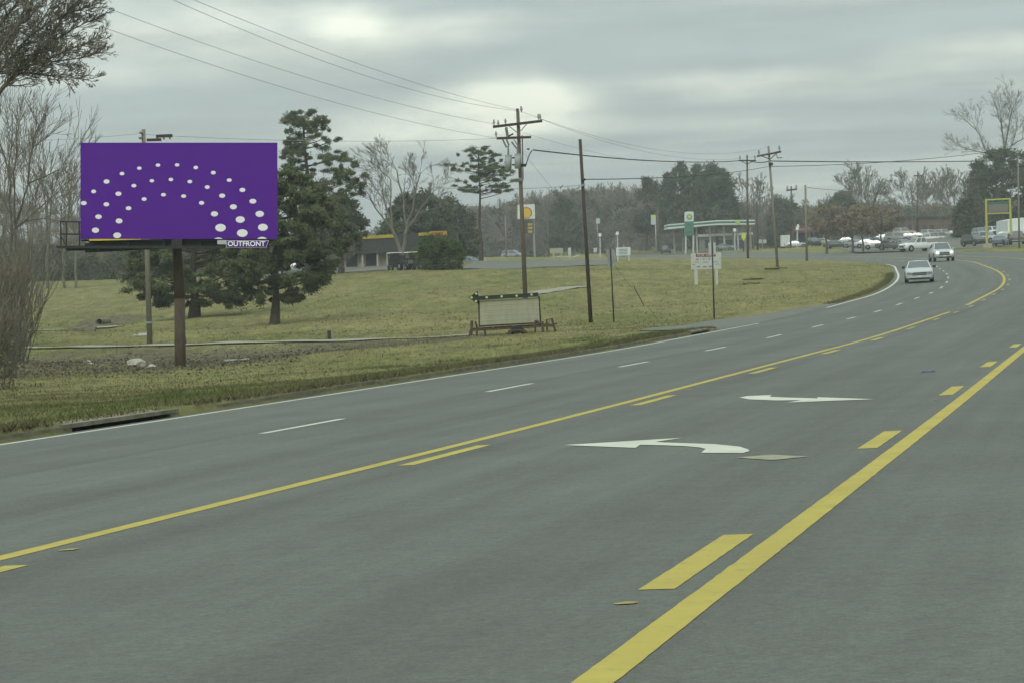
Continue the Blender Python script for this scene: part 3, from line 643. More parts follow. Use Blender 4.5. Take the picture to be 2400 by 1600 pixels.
# main pole with two crossarms and transformers
MP = (1233, 740); MD = 78
mp_t, lp, m = pole_thing('utility_pole', 'tall wooden utility pole with two crossarms and two grey transformer cans', MP, MD, (1213.5, 262), 12, 8, 'wood', group=GP)
def arm(parent, lp, a, b, w, yy, mt='wood_dark', dz=None, name='crossarm'):
    A, B = lp3(lp, *a, yy), lp3(lp, *b, yy); L_ = math.dist(A, B); an = math.atan2(A[2]-B[2], B[0]-A[0])
    return MB().box([(i+j)/2 for i, j in zip(A, B)], (L_, w, w*1.15), ry=an).build(name, mt, parent)
arm(mp_t, lp, (1155, 298), (1271, 284), .14, -.28)
arm(mp_t, lp, (1164, 325), (1245, 322), .13, -.30)
def rod(parent, lp, a, b, r, yy, mt='galv', name='brace', n=6, y2=None): return MB().cyl(lp3(lp, *a, yy), lp3(lp, *b, yy if y2 is None else y2), r, r, n).build(name, mt, parent)
rod(mp_t, lp, (1194, 297), (1213, 312), .03, -.25, 'wood_grey'); rod(mp_t, lp, (1234, 292), (1220, 308), .03, -.25, 'wood_grey')
rod(mp_t, lp, (1205, 328), (1214, 343), .03, -.25, 'wood_grey')
def insul(parent, lp, px, py, s, yy=-.28, mt='porcelain'):
    x, z = lp(px, py); b = MB(); b.cyl((x, yy, z-.02), (x, yy, z+.10*s), .03*s, .03*s, 8)
    for k, r in ((.10, .085), (.17, .07), (.24, .05)): b.cyl((x, yy, z+k*s), (x, yy, z+(k+.055)*s), r*s, r*s*.75, 10)
    return b.build('insulator', mt, parent)
for px, py in ((1158, 294), (1168, 296), (1185, 292), (1262, 281), (1266, 281), (1163, 322)): insul(mp_t, lp, px, py, 1.1)
rod(mp_t, lp, (1213, 262), (1212.5, 255), .09, 0, 'dark_steel', 'pole_cap'); insul(mp_t, lp, 1222, 264, 1.2)
rod(mp_t, lp, (1186, 299), (1190, 322), .09, -.32, 'porcelain', 'lightning_arrester')
rod(mp_t, lp, (1190, 321), (1203, 314), .05, -.34, 'dark_steel', 'arrester_bracket')
for a, b in (((1178, 327), (1187, 346)), ((1187, 327), (1193, 342)), ((1199, 333), (1212, 350))): rod(mp_t, lp, a, b, .055, -.34, 'porcelain', 'cutout_fuse')
rod(mp_t, lp, (1187, 346), (1193, 343), .03, -.34, 'dark_steel', 'fuse_link')
def can(cx_, y0, y1, w, yy):
    a, b = lp3(lp, cx_, y1, yy), lp3(lp, cx_+.5, y0, yy); r = w*m/2
    o_ = MB().cyl(a, b, r*.93, r, 16).build('transformer', 'grey_paint', mp_t, True)
    MB().cyl((b[0], yy, b[2]), (b[0], yy, b[2]+.05), r*1.06, r*1.0, 16).build('lid', 'grey_paint', o_)
    MB().cyl((b[0], yy, b[2]+.05), (b[0]+.02, yy, b[2]+.52), .07, .05, 8).build('bushing', 'porcelain', o_)
can(1191, 366, 400, 16.5, -.42); can(1213, 363, 396, 15, -.62)
rod(mp_t, lp, (1200, 371), (1207, 370), .05, -.5, 'dark_steel', 'hanger'); rod(mp_t, lp, (1200, 387), (1208, 387), .05, -.5, 'dark_steel', 'hanger')
rod(mp_t, lp, (1233, 388), (1221, 388), .10, -.1, 'dark_steel', 'splice_box')
rod(mp_t, lp, (1224, 318), (1226, 420), .035, -.25, 'wood_dark', 'ground_wire')
rod(mp_t, lp, (1226, 424), (1215, 422), .14, -.2, 'wood_grey', 'pole_tag')
rod(mp_t, lp, (1235, 350), (1241, 350), .05, -.1, 'dark_steel', 'cable_clamp')
# bare pole beside the arrow sign
bp_t, lpb, mb = pole_thing('bare_pole', 'plain dark brown pole without crossarms standing right of the arrow sign', (1385, 760), 62, (1359.5, 327), 10, 7.4, 'wood_dark')
rod(bp_t, lpb, (1363, 423), (1372, 421), .06, -.1, 'dark_steel', 'bolt'); rod(bp_t, lpb, (1366, 432), (1367, 437), .1, -.12, 'galv', 'clamp')
# pole behind the billboard
p2, lp, m = pole_thing('utility_pole', 'grey wooden pole half hidden behind the purple billboard, crossarm above it', (351, 801), 62, (336, 304), 13.5, 9.5, 'wood_grey', group=GP)
arm(p2, lp, (366, 320), (404, 318.5), .13, -.2, 'wood_dark'); arm(p2, lp, (344, 329), (378, 328), .12, -.2, 'wood_dark')
for px, py in ((369, 321), (384, 321), (398, 320)): rod(p2, lp, (px, py+1), (px, py+7), .05, -.2, 'porcelain', 'insulator')
rod(p2, lp, (331, 310), (329, 315), .10, -.15, 'porcelain', 'insulator'); rod(p2, lp, (329, 322), (329, 327), .10, -.15, 'porcelain', 'insulator')
rod(p2, lp, (349.5, 754), (349.5, 758), .22, 0, 'galv', 'band')
# poles on the far side of the field
p3, lp, m = pole_thing('utility_pole', 'leaning utility pole with a crossarm over the road bend, left of the plain post', (1823, 634), 125, (1801, 343), 7, 5, 'wood_grey', group=GP)
arm(p3, lp, (1774, 367), (1831, 356), .16, -.25); rod(p3, lp, (1784, 366), (1803, 373), .045, -.22, 'wood_dark'); rod(p3, lp, (1820, 360), (1806, 373), .045, -.22, 'wood_dark')
for px, py in ((1778, 364), (1826, 354)): insul(p3, lp, px, py, 1.7)
rod(p3, lp, (1806, 382), (1807, 389), .22, -.3, 'dark_steel', 'splice_case'); rod(p3, lp, (1821, 371), (1834, 370), .05, -.25, 'porcelain', 'fuse')
rod(p3, lp, (1820, 361), (1822, 371), .04, -.25, 'porcelain', 'arrester')
p4, lp, m = pole_thing('utility_pole', 'upright utility pole with a small crossarm left of the leaning pole', (1753, 607), 146, (1751, 364), 6, 4, 'wood', group=GP)
arm(p4, lp, (1731, 377), (1772, 377), .14, -.2); insul(p4, lp, 1734, 375, 1.6); insul(p4, lp, 1769, 375, 1.6); rod(p4, lp, (1737, 378), (1750, 385), .04, -.2, 'wood_dark'); rod(p4, lp, (1766, 378), (1753, 385), .04, -.2, 'wood_dark')
p5, lp, m = pole_thing('bare_pole', 'plain weathered pole right of the leaning pole, dark at the top', (1891, 611), 150, (1887.5, 434), 6, 4.6, 'wood_grey')
p6, lp, m = pole_thing('utility_pole', 'thin dark pole in front of the white clad canopy end', (1776, 588), 262, (1773, 472), 4.4, 3, 'wood_dark', group=GP)
p7, lp, m = pole_thing('utility_pole', 'dark pole with a short crossarm beside the red canopy', (1853, 587), 262, (1854.5, 437), 4.4, 3, 'wood_dark', group=GP)
arm(p7, lp, (1843, 447), (1868, 444), .3, -.2); insul(p7, lp, 1845, 446, 3); insul(p7, lp, 1866, 444, 3)
p8, lp, m = pole_thing('utility_pole', 'dark crossarm pole standing among bare trees above the car lot', (2150, 545), 300, (2151, 402), 4, 2.6, 'wood_dark', group=GP)
arm(p8, lp, (2141, 413), (2160, 412), .25, -.2)
p9, lp, m = pole_thing('utility_pole', 'slim pole at the right edge in front of the big evergreen', (2389, 586), 166, (2386, 380), 4.8, 3.2, 'wood_grey', group=GP)
p10, lp, m = pole_thing('utility_pole', 'pale slim pole rising beside the dark cedar left of the lone pine', (1099, 606), 240, (1097, 478), 3.2, 2.2, 'wood_grey', group=GP)
p11, lp, m = pole_thing('utility_pole', 'short slim pole left of the lone pine trunk', (1047, 598), 240, (1047, 490), 3, 2, 'wood_grey', group=GP)
p12, lp, m = pole_thing('utility_pole', 'slim pale pole between lone pine and the shell emblem sign', (1187, 604), 240, (1184, 506), 3.6, 2.6, 'wood_grey', group=GP)
p13, lp, m = pole_thing('utility_pole', 'slim brown pole beside the yellow topped price sign', (1543, 585), 280, (1541, 490), 4, 2.8, 'wood', group=GP)
p14, lp, m = pole_thing('utility_pole', 'slim brown pole left of the beige monument sign', (1286, 600), 250, (1284, 520), 3, 2.4, 'wood', group=GP)

# ------------------------------------------------------------------ wires
def wire(label, a, b, sag=0., r=.010, mt='wire', n=28, name='power_line', group='overhead wires'):
    A, B = ak(*a), ak(*b); P = [A.lerp(B, k/n) - Vector((0, 0, sag*4*(k/n)*(1-k/n))) for k in range(n+1)]
    segs = [(*p, *q, r, r) for p, q in zip(P[:-1], P[1:])]; V, Fq = tubes(np.array(segs), 4)
    o_ = raw(name, V, Fq, mt); return tag(o_, label, 'wire', group)
wire('upper of the twin wires slanting from the top edge to the main pole tip', (454, 0, 45), (1213, 258, 78), .4)
wire('lower of the twin wires slanting from the top edge to the main pole', (405, 0, 45), (1222, 261, 78), .7)
wire('wire from the overhanging tree to the left end of the upper crossarm', (240, 15, 48), (1158, 291, 78), .5)
wire('lowest slanting wire from the overhanging tree to the lower crossarm', (235, 62, 48), (1163, 324, 78), .5)
wire('faint level wire from behind the billboard to the main pole', (340, 316, 62), (1164, 325, 77.5), .25, .010)
wire('faint wire running left from the pole behind the billboard', (30, 330, 80), (334, 313, 62), .1, .010)
wire('wire from the main pole tip down to the leaning pole', (1222, 262, 78), (1800, 345, 125), 1.5, .010)
wire('wire from the right crossarm end down to the leaning pole crossarm', (1266, 279, 78), (1826, 354, 125), 1.6, .010)
wire('thin wire leaving the main pole below its crossarms', (1228, 312, 78), (1733, 375, 146), 1.2, .009)
wire('heavy dark cable from the main pole to the upright pole', (1250, 352, 78), (1751, 376, 146), .45, .042, 'cable')
wire('heavy dark cable between upright pole, leaning pole and right edge', (1751, 376, 146), (1806, 378, 125), .2, .05, 'cable', 12)
wire('heavy dark cable running on from the leaning pole to the right edge', (1806, 378, 125), (2388, 376, 165), .15, .052, 'cable')
wire('thin wire from the bare pole rising to the right edge', (1372, 421, 62), (1800, 391, 125), .3, .024, 'cable')
wire('thin wire from the leaning pole rising to the big bare tree', (1800, 391, 125), (2386, 347, 165), .5, .03, 'cable')
wire('short lead from the splice box up to the heavy cable', (1233, 388, 78), (1248, 353, 78), -.15, .03, 'cable', 10)
wire('thin wire crossing behind the two poles left of centre', (1020, 440, 140), (1372, 434, 150), .3, .03)
wire('guy wire from the main pole down toward the grass', (1225, 357, 78), (1541, 748, 62), 0, .008, 'cable')
wire('faint far wires right of the plain post', (1892, 440, 150), (2020, 446, 260), .2, .04)
wire('faint far wire above the bare conical tree', (2060, 448, 240), (2151, 440, 300), .3, .06)

# ------------------------------------------------------------------ arrow sign on its trailer
AS = (1190, 790); AD = 51; lp, m = frame(*AS, AD)
t = thing('arrow_sign', 'cream letter board trailer topped by a dark arrow with yellow bulbs', 'sign', ak(*AS, AD))
def z5(a, b): return (1050+a/5.8725, 640+b/5.8725)
def Q(a, b): return lp(*z5(a, b))
MB().prism([Q(435, 385), Q(440, 725), Q(1262, 680), Q(1245, 340)], -.06, .06).build('letter_board', 'cream', t)
ar = MB().prism([Q(285, 343), Q(415, 425), Q(415, 375), Q(1245, 325), Q(1240, 270), Q(418, 318), Q(410, 243)], -.16, .10).build('arrow', 'arrow_green', t)
for a, b in ((325, 343), (390, 290), (386, 392), (533, 340), (738, 327), (945, 317), (1150, 303)):
    x, z = Q(a, b); MB().cyl((x, -.22, z), (x, -.16, z), .032, .055, 10).build('bulb', 'bulb', ar)
def bar(a, b, r, y=0., mt='dark_steel', nm='post', n=6, y2=None):
    return MB().cyl((Q(*a)[0], y, Q(*a)[1]), (Q(*b)[0], y if y2 is None else y2, Q(*b)[1]), r, r, n).build(nm, mt, t)
bar((425, 380), (435, 740), .035); bar((1250, 320), (1275, 700), .035); bar((440, 728), (1270, 683), .03, -.08, nm='sill')
for k in range(1, 5): bar((440, 385+k*68), (1258, 340+k*68), .006, -.065, 'white_dull', 'letter_track')
MB().prism([Q(300, 775), Q(300, 800), Q(1450, 735), Q(1450, 705)], -.35, -.25).build('side_rail', 'rusty', t)
MB().prism([Q(300, 765), Q(300, 790), Q(1450, 722), Q(1450, 695)], .55, .65).build('side_rail', 'rusty', t)
for a in (330, 620, 900, 1180, 1420):
    bar((a, 790-(a-300)*.061), (a, 776-(a-300)*.061), .04, -.3, 'rusty', 'cross_member', 6, .6)
bar((330, 655), (320, 850), .06, -.3, 'rusty', 'jack_leg'); bar((380, 660), (400, 755), .035, -.3, 'rusty', 'jack_handle'); bar((505, 770), (520, 875), .05, -.3, 'rusty', 'jack_leg')
bar((300, 800), (295, 875), .03, -.3, 'rusty', 'jack_leg'); bar((395, 790), (395, 880), .04, .6, 'rusty', 'jack_leg'); bar((1425, 620), (1480, 805), .05, -.3, 'rusty', 'jack_leg'); bar((1360, 640), (1368, 800), .035, .6, 'rusty', 'jack_leg')
bar((1300, 670), (1305, 845), .05, -.3, 'rusty', 'jack_leg'); bar((1200, 650), (1200, 850), .04, -.3, 'rusty', 'jack_leg'); bar((1210, 655), (1280, 700), .06, -.2, 'rusty', 'coupler')
bar((1365, 640), (1430, 632), .02, .1, 'rusty', 'tie_bar'); bar((1430, 715), (1500, 690), .04, 0., 'rusty', 'tongue')
for yy in (-.42, .72):
    x, z = Q(950, 830)
    w = MB().cyl((x, yy-.1, z), (x, yy+.1, z), .31, .31, 20).build('wheel', 'tyre', t, True); MB().cyl((x, yy-.115, z), (x, yy+.115, z), .17, .17, 14).build('rim', 'rusty', w)
MB().prism([Q(800, 870), Q(830, 790), Q(870, 772), Q(1050, 768), Q(1090, 800), Q(1115, 850), Q(1080, 868), Q(1055, 812), Q(960, 790), Q(880, 800), Q(840, 868)], -.62, -.30).build('mudguard', 'rusty', t)
bar((940, 835), (945, 835), .05, -.4, 'rusty', 'axle', 8, .7)

# ------------------------------------------------------------------ posts and signs in the field
def post_sign(name, label, bpx, d, tpx, wpx, rect, mt_post, mt_sign, ypl=.03, cat='sign'):
    t, lp, m = pole_thing(name, label, bpx, d, tpx, wpx, wpx*.9, mt_post, .3, cat=cat)
    if rect: MB().prism([lp(*q) for q in rect], ypl, ypl+.02).build('plate', mt_sign, t)
    return t, lp, m
post_sign('road_sign', 'thin post with a grey sign plate seen from behind, right of the bare pole', (1439, 758), 62, (1430.5, 585), 3.6, [(1421, 586), (1425, 626), (1444, 625), (1440, 585)], 'dark_steel', 'galv', .06)
post_sign('road_sign', 'thin grey post with a pale plate in front of the for sale board', (1674, 748), 60, (1669, 569), 3.8, [(1660, 570), (1662, 598), (1679, 597), (1677, 569)], 'dark_steel', 'white_dull', .06)
gm = thing('guy_marker', 'thin reddish guy wire marker rod leaning in the grass', 'marker', on(1500, 690, 76)); lp, m = frame(1500, 690, 76)
MB().cyl(lp3(lp, 1512, 697), lp3(lp, 1484, 643), .03, .03, 6).build('rod', 'rusty', gm)
t = thing('for_sale_sign', 'white for sale board with red heading on two white posts', 'sign', ak(1655, 668, 100)); lp, m = frame(1655, 668, 100)
Z13 = lambda a, b: lp(1600+a/13.067, 560+b/13.067)
brd = MB().prism([Z13(250, 455), Z13(262, 945), Z13(1182, 915), Z13(1172, 418)], -.05, .03).build('board', 'white_dull', t)
MB().prism([Z13(400, 470), Z13(402, 565), Z13(1000, 548), Z13(1035, 425), Z13(1020, 452)], -.06, -.051).build('heading_band', 'red_paint', brd)
MB().prism([Z13(350, 930), Z13(378, 1450), Z13(468, 1450), Z13(450, 930)], -.02, .10).build('post', 'white_dull', t); MB().prism([Z13(1000, 915), Z13(1015, 1440), Z13(1088, 1440), Z13(1075, 915)], -.02, .10).build('post', 'white_dull', t)
def txt_on(parent, s, size, a, b, mt, sc=1.):
    o_ = text_part('lettering', s, size, (0, 0, 0), mt, parent, .002, sc, .004); x, z = Z13(a, b); o_.data.transform(Matrix.Translation((x, -.066, z)) @ Matrix.Rotation(0.006, 4, 'Y'))
txt_on(brd, 'FOR SALE', .27, 700, 508, 'white_dull', 1.15); 
for a, b, w in ((455, 640, 90), (560, 635, 40), (655, 632, 80), (740, 630, 40), (820, 628, 80)):
    for k in range(max(1, w//22)): MB().prism([Z13(a-w/2+k*22, b-26), Z13(a-w/2+k*22, b+24), Z13(a-w/2+k*22+14, b+24), Z13(a-w/2+k*22+14, b-26)], -.055, -.051).build('text_stroke', 'ink', brd)
for a, b, w in ((500, 862, 130), (690, 858, 130), (850, 852, 90)):
    for k in range(max(1, w//22)): MB().prism([Z13(a-w/2+k*22, b-24), Z13(a-w/2+k*22, b+22), Z13(a-w/2+k*22+14, b+22), Z13(a-w/2+k*22+14, b-24)], -.055, -.051).build('text_stroke', 'red_paint', brd)
for a, b, w in ((430, 725, 120), (700, 722, 200), (1000, 712, 140), (1060, 780, 90), (340, 795, 80)):
    MB().prism([Z13(a-w/2, b-9), Z13(a-w/2, b+9), Z13(a+w/2, b+5), Z13(a+w/2, b-13)], -.055, -.051).build('text_line', 'ink', brd)
def board(name, label, d, x0, x1, y0, y1, yb, legs, mt, mtl, cat='sign', th_=.25, legw=3):
    t = thing(name, label, cat, on((x0+x1)/2, yb, d)); lp, m = frame((x0+x1)/2, yb, d)
    b = MB().prism([lp(x0, y0), lp(x0, y1), lp(x1, y1-(x1-x0)*.05), lp(x1, y0-(x1-x0)*.05)], -th_/2, th_/2).build('board', mt, t)
    for lx in legs: MB().prism([lp(lx-legw/2, y1-2), lp(lx-legw/2, yb+3), lp(lx+legw/2, yb+3), lp(lx+legw/2, y1-2)], -.1, .1).build('post', mtl, t)
    return t, lp, m, b
t, lp, m, b = board('small_sign', 'small white notice board on two legs beyond the lawn', 145, 1444, 1477.5, 583, 602, 614, (1448, 1474), 'white_far', 'white_dull')
for k in range(4):
    MB().prism([lp(1450, 586.5+k*3.6), lp(1450, 588+k*3.6), lp(1471, 587+k*3.6), lp(1471, 585.5+k*3.6)], -.14, -.127).build('text_line', 'ink', b)
t, lp, m, b = board('monument_sign', 'low beige sign on two stout legs beside the car park', 235, 1288, 1319, 577, 589, 600, (1297, 1316), 'cream', 'cream', legw=4)
t, lp, m, b = board('small_sign', 'narrow white sign to the right of the beige sign', 240, 1331, 1338, 575, 592, 600, (1333, 1337), 'white_dull', 'white_dull', legw=1.5)
t, lp, m, b = board('small_sign', 'small pale sign on a post left of the lamp posts', 270, 1390.5, 1398.5, 568, 578, 592, (1394,), 'white_dull', 'galv', legw=2)
# shell emblem sign
t = thing('petrol_sign', 'white square petrol sign with a yellow and red shell emblem', 'sign', on(1253, 602, 248)); lp, m = frame(1253, 602, 248)
MB().prism([lp(1213, 481), lp(1213, 514), lp(1254, 513), lp(1253, 479)], -.5, .5).build('panel', 'white_far', t)
def shell(s, y0, y1, mt):
    P = []
    for k in range(13):
        a = math.pi*(1.04-1.08*k/12); r = s*(1.0+.02*math.cos(k*math.pi)); P.append((1233.5+r*13.5*math.cos(a), 499-r*13.0*math.sin(a)))
    P += [(1233.5+s*12.2, 503+s*3), (1233.5+s*7.5, 505+s*5), (1233.5+s*6.8, 505+s*7), (1233.5-s*6.8, 505+s*7), (1233.5-s*7.5, 505+s*5), (1233.5-s*12.2, 503+s*3)]
    return MB().prism([lp(*q) for q in P][::-1], y0, y1).build('emblem', mt, t)
shell(1.0, -.55, -.501, 'shell_red'); shell(.83, -.60, -.551, 'shell_yellow')
MB().cyl(lp3(lp, 1250, 513), lp3(lp, 1253.5, 604), .22, .22, 10).build('post', 'galv', t)
pp = MB().prism([lp(1228, 518), lp(1228, 548), lp(1251, 547), lp(1250, 517)], -.3, .3).build('price_panel', 'roof_dark', t)
for k in range(3): MB().prism([lp(1237, 524+k*8.5), lp(1237, 529.5+k*8.5), lp(1248, 529+k*8.5), lp(1248, 523.5+k*8.5)], -.36, -.301).build('price_digits', 'sign_yellow', pp)
# sunburst emblem sign
t = thing('petrol_sign', 'tall white and green petrol pylon with a green sunburst emblem', 'sign', on(1615, 583, 275)); lp, m = frame(1615, 583, 275)
Z7 = lambda a, b: lp(1500+a/7.84, 360+b/7.84)
MB().prism([Z7(815, 1000), Z7(815, 1170), Z7(980, 1165), Z7(980, 1000), Z7(950, 985), Z7(850, 985)], -.5, .5).build('head', 'white_far', t)
def burst(r0, r1, n, mt, y0):
    P = []
    for k in range(2*n):
        r = r0 if k % 2 else r1; a = math.pi*k/n; P.append(Z7(900+r*math.cos(a), 1085+r*math.sin(a)))
    MB().prism(P[::-1], y0-.05, y0).build('emblem', mt, t)
burst(44, 56, 12, 'bp_green', -.502); burst(30, 44, 12, 'bp_light', -.56); burst(12, 24, 10, 'bp_yellow', -.62)
MB().prism([Z7(815, 1172), Z7(815, 1425), Z7(980, 1420), Z7(980, 1167)], -.48, .48).build('price_body', 'bp_green', t)
for k in range(3): MB().prism([Z7(850, 1215+k*68), Z7(850, 1250+k*68), Z7(955, 1246+k*68), Z7(955, 1211+k*68)], -.53, -.481).build('price_row', 'green_fascia' if k != 1 else 'car_blue', t)
for a in (835, 975): MB().prism([Z7(a-15, 1425), Z7(a-15, 1760), Z7(a+15, 1760), Z7(a+15, 1420)], -.3, .3).build('leg', 'white_dull', t)
# petrol station canopy
t = thing('station_canopy', 'petrol station canopy with white and green striped edge on slim columns', 'canopy', on(1660, 584, 280)); lp, m = frame(1660, 584, 280)
Z7 = lambda a, b: lp(1500+a/7.84, 360+b/7.84)
def fasc(b0, b1, b2, b3, mt, nm, off=0.):
    MB().prism([Z7(485, b0), Z7(485, b1), Z7(1400, b3), Z7(1400, b2)], -3.0+off, 9.0-off).build(nm, mt, t)
    MB().prism([Z7(1400, b2), Z7(1400, b3), Z7(2085, b3-6), Z7(2085, b2-6)], -3.0+off, 9.0-off).build(nm, mt, t)
fasc(1258, 1282, 1180, 1204, 'white_far', 'top_stripe'); fasc(1282, 1312, 1204, 1240, 'green_fascia', 'green_stripe', .06); fasc(1312, 1345, 1240, 1265, 'white_far', 'bottom_stripe')
MB().prism([Z7(1725, 1185), Z7(1725, 1245), Z7(1810, 1243), Z7(1810, 1183)], -3.1, -3.02).build('emblem_panel', 'bp_light', t)
for a in (640, 800, 1030, 1278, 1535, 1740, 1785, 2060):
    x, z = Z7(a, 1300); x2, z2 = Z7(a, 1790); MB().box((x, 0 if a % 20 else 5, (z+z2)/2), (.34, .34, abs(z-z2))).build('column', 'white_dull', t)
t2 = thing('station_shop', 'low dark shop building behind the petrol station canopy', 'building', on(1690, 580, 296)); lp, m = frame(1690, 580, 296)
MB().prism([lp(1640, 548), lp(1640, 584), lp(1760, 579), lp(1760, 543)], 0, 10).build('wall', 'wall_grey', t2)
MB().prism([lp(1636, 543), lp(1636, 549), lp(1764, 543.5), lp(1764, 538)], -.8, 10.5).build('roof_edge', 'white_dull', t2)
for a in (1652, 1676, 1700, 1724): MB().prism([lp(a, 556), lp(a, 576), lp(a+18, 575), lp(a+18, 555)], -.05, -.002).build('window', 'window', t2)
# lamp posts and other signs by the station
def lamp(label, bx, by, ty, d, double=False):
    t = thing('street_lamp', label, 'lamp', on(bx, by, d), group='white station lamp posts'); lp, m = frame(bx, by, d)
    tx_ = bx-(by-ty)*.05+1.5
    MB().cyl(lp3(lp, bx, by+3), lp3(lp, tx_, ty+3), 1.7*m, 1.4*m, 8).build('pole', 'white_dull', t)
    x, z = lp(tx_, ty); MB().cyl((x, 0, z-.1*K), (x, 0, z+.25*K), 4.2*m, 3.0*m, 12).build('lamp_head', 'white', t)
    if double: x, z = lp(tx_+3, ty-6); MB().cyl((x, 1, z-.1*K), (x, 1, z+.25*K), 3.2*m, 2.4*m, 12).build('lamp_head', 'white', t)
lamp('white lamp post left of its twin beside the narrow tree trunk', 1406.5, 587, 536, 280); lamp('white lamp post right of its twin, above the small white notice board', 1447.5, 588, 533.5, 280)
lamp('white lamp post with two heads beside the red canopy', 1868.5, 562, 518, 275, True); lamp('short white lamp post under the right end of the green canopy', 1722, 572, 525, 278)
t, lp, m = post_sign('price_sign', 'white price sign with a yellow top on a thin white post', (1538, 584), 280, (1536, 506), 2.6, None, 'white_dull', None)
MB().prism([lp(1525.5, 508.5), lp(1525.5, 527.5), lp(1536.5, 527), lp(1536.5, 508)], -.25, -.1).build('plate', 'white_dull', t); MB().prism([lp(1525.5, 504.5), lp(1525.5, 508.4), lp(1536.5, 507.9), lp(1536.5, 504)], -.27, -.1).build('top_plate', 'lime', t)
t, lp, m = post_sign('warning_sign', 'fluorescent yellow green warning sign beyond the road', (1743, 589), 258, (1742, 548), 2, [(1742, 545), (1736.5, 555), (1743, 566), (1749, 554)], 'dark_steel', 'lime', -.12)
post_sign('small_sign', 'small white square sign on a thin post right of the bare pole', (1403, 590), 275, (1399, 515), 1.6, [(1397, 513), (1397, 525), (1406, 524.5), (1406, 512.5)], 'galv', 'white_dull', -.1)
for q in ((1455, 585, 556, 'blue topped gas pump display stand behind the notice board'),):
    t = thing('banner', q[3], 'banner', on(q[0]+4, q[1], 276)); lp, m = frame(q[0]+4, q[1], 276)
    MB().prism([lp(1457, 587), lp(1463, 587), lp(1462, 572), lp(1457, 572)], -.15, .15).build('lower_panel', 'bp_green', t); MB().prism([lp(1456, 572), lp(1462, 572), lp(1463, 557), lp(1460, 556)], -.1, .1).build('upper_panel', 'wall_cream', t)
# yellow framed sign
t = thing('letter_board_sign', 'yellow tube framed message sign over the parked cars', 'sign', on(2314, 584, 172)); lp, m = frame(2314, 584, 172)
Z6 = lambda a, b: lp(2050+a/6.72, 360+b/6.72)
def zbar(a, b, r, nm, mt='frame_yellow', y=0): p, q = Z6(*a), Z6(*b); MB().cyl((p[0], y, p[1]), (q[0], y, q[1]), r, r, 8).build(nm, mt, t)
zbar((1755, 735), (1770, 1520), .16, 'post'); zbar((2130, 725), (2150, 1300), .16, 'post'); zbar((1750, 750), (2140, 735), .11, 'top_bar'); zbar((1770, 968), (2145, 955), .11, 'lower_bar')
mb_ = MB().prism([Z6(1785, 825), Z6(1795, 945), Z6(2100, 935), Z6(2098, 810)], -.12, .12).build('message_board', 'wall_grey', t)
MB().prism([Z6(1785, 785), Z6(1785, 818), Z6(2098, 803), Z6(2098, 772)], -.1, .1).build('heading', 'green_fascia', t)
for k in range(4): MB().prism([Z6(1815, 840+k*26), Z6(1815, 848+k*26), Z6(2080, 838+k*26), Z6(2080, 830+k*26)], -.13, -.121).build('text_line', 'ink', mb_)
MB().box((Z6(1775, 1470)[0], 0, Z6(1775, 1470)[1]-.2), (1.2, .9, 1.0)).build('footing', 'concrete', t)

# ------------------------------------------------------------------ buildings
t = thing('restaurant', 'low cream restaurant with a dark mansard roof and a yellow trim band', 'building', on(850, 633, 152)); lp, m = frame(850, 633, 152)
def wall_px(parent, x0, x1, y0, y1, ya, yb, mt, nm='wall', drop=.05):
    return MB().prism([lp(x0, y0), lp(x0, y1), lp(x1, y1-(x1-x0)*drop), lp(x1, y0-(x1-x0)*drop)], ya, yb).build(nm, mt, parent)
wall_px(t, 640, 1060, 600, 652, 0, 14, 'wall_cream')
MB().prism([lp(628, 570), lp(622, 612), lp(1075, 590), lp(1068, 548)], -1.2, 14.6).build('mansard', 'roof_dark', t)
wall_px(t, 660, 925, 568, 575.5, -1.32, -1.21, 'sign_yellow', 'trim_band', .048); wall_px(t, 982, 1012, 551.5, 559, -1.34, -1.21, 'sign_yellow', 'trim_band', .03)
sg = wall_px(t, 1008, 1049, 548.5, 559, -1.6, -1.21, 'sign_yellow', 'fascia_sign', .03); wall_px(sg, 1013, 1040, 551, 557, -1.64, -1.601, 'sign_red', 'sign_script', .03)
for a in (652, 690, 730, 770, 812, 858, 915, 960, 1020): wall_px(t, a, a+26, 610-(a-640)*.05, 640-(a-640)*.05, -.06, -.002, 'window', 'window')
for a in (849, 884, 907): wall_px(t, a, a+4, 604-(a-640)*.05, 650-(a-640)*.05, -1.0, -.8, 'wall_cream', 'porch_post')
t = thing('warehouse', 'large grey flat roofed building behind the cedar and lone pine', 'building', on(1090, 600, 350)); lp, m = frame(1090, 600, 350)
wall_px(t, 1010, 1125, 474, 606, 0, 40, 'wall_grey', 'wall', .0); wall_px(t, 1004, 1130, 471, 478, -.6, 41, 'roof_grey', 'parapet', .0)
wall_px(t, 1100, 1262, 497, 606, -12, -.2, 'roof_dark', 'wing', .03); wall_px(t, 1098, 1264, 494, 500, -12.6, -.3, 'roof_grey', 'wing_parapet', .03)
t = thing('station_canopy', 'dull red and grey canopy of the farther station behind the plain post', 'canopy', on(1890, 572, 290)); lp, m = frame(1890, 572, 290)
MB().prism([lp(1862, 527), lp(1862, 534), lp(1932, 529), lp(1932, 521)], -2, 8).build('fascia', 'wall_grey', t); MB().prism([lp(1858, 523.5), lp(1858, 527), lp(1934, 521), lp(1934, 518)], -2.3, 8.3).build('top_edge', 'red_canopy', t); MB().prism([lp(1858, 534), lp(1858, 538), lp(1934, 532), lp(1934, 529)], -2.3, 8.3).build('bottom_edge', 'red_canopy', t)
for a in (1866, 1895, 1928): MB().prism([lp(a, 536), lp(a, 576), lp(a+4, 576), lp(a+4, 536)], 0, .5).build('column', 'wall_cream', t)
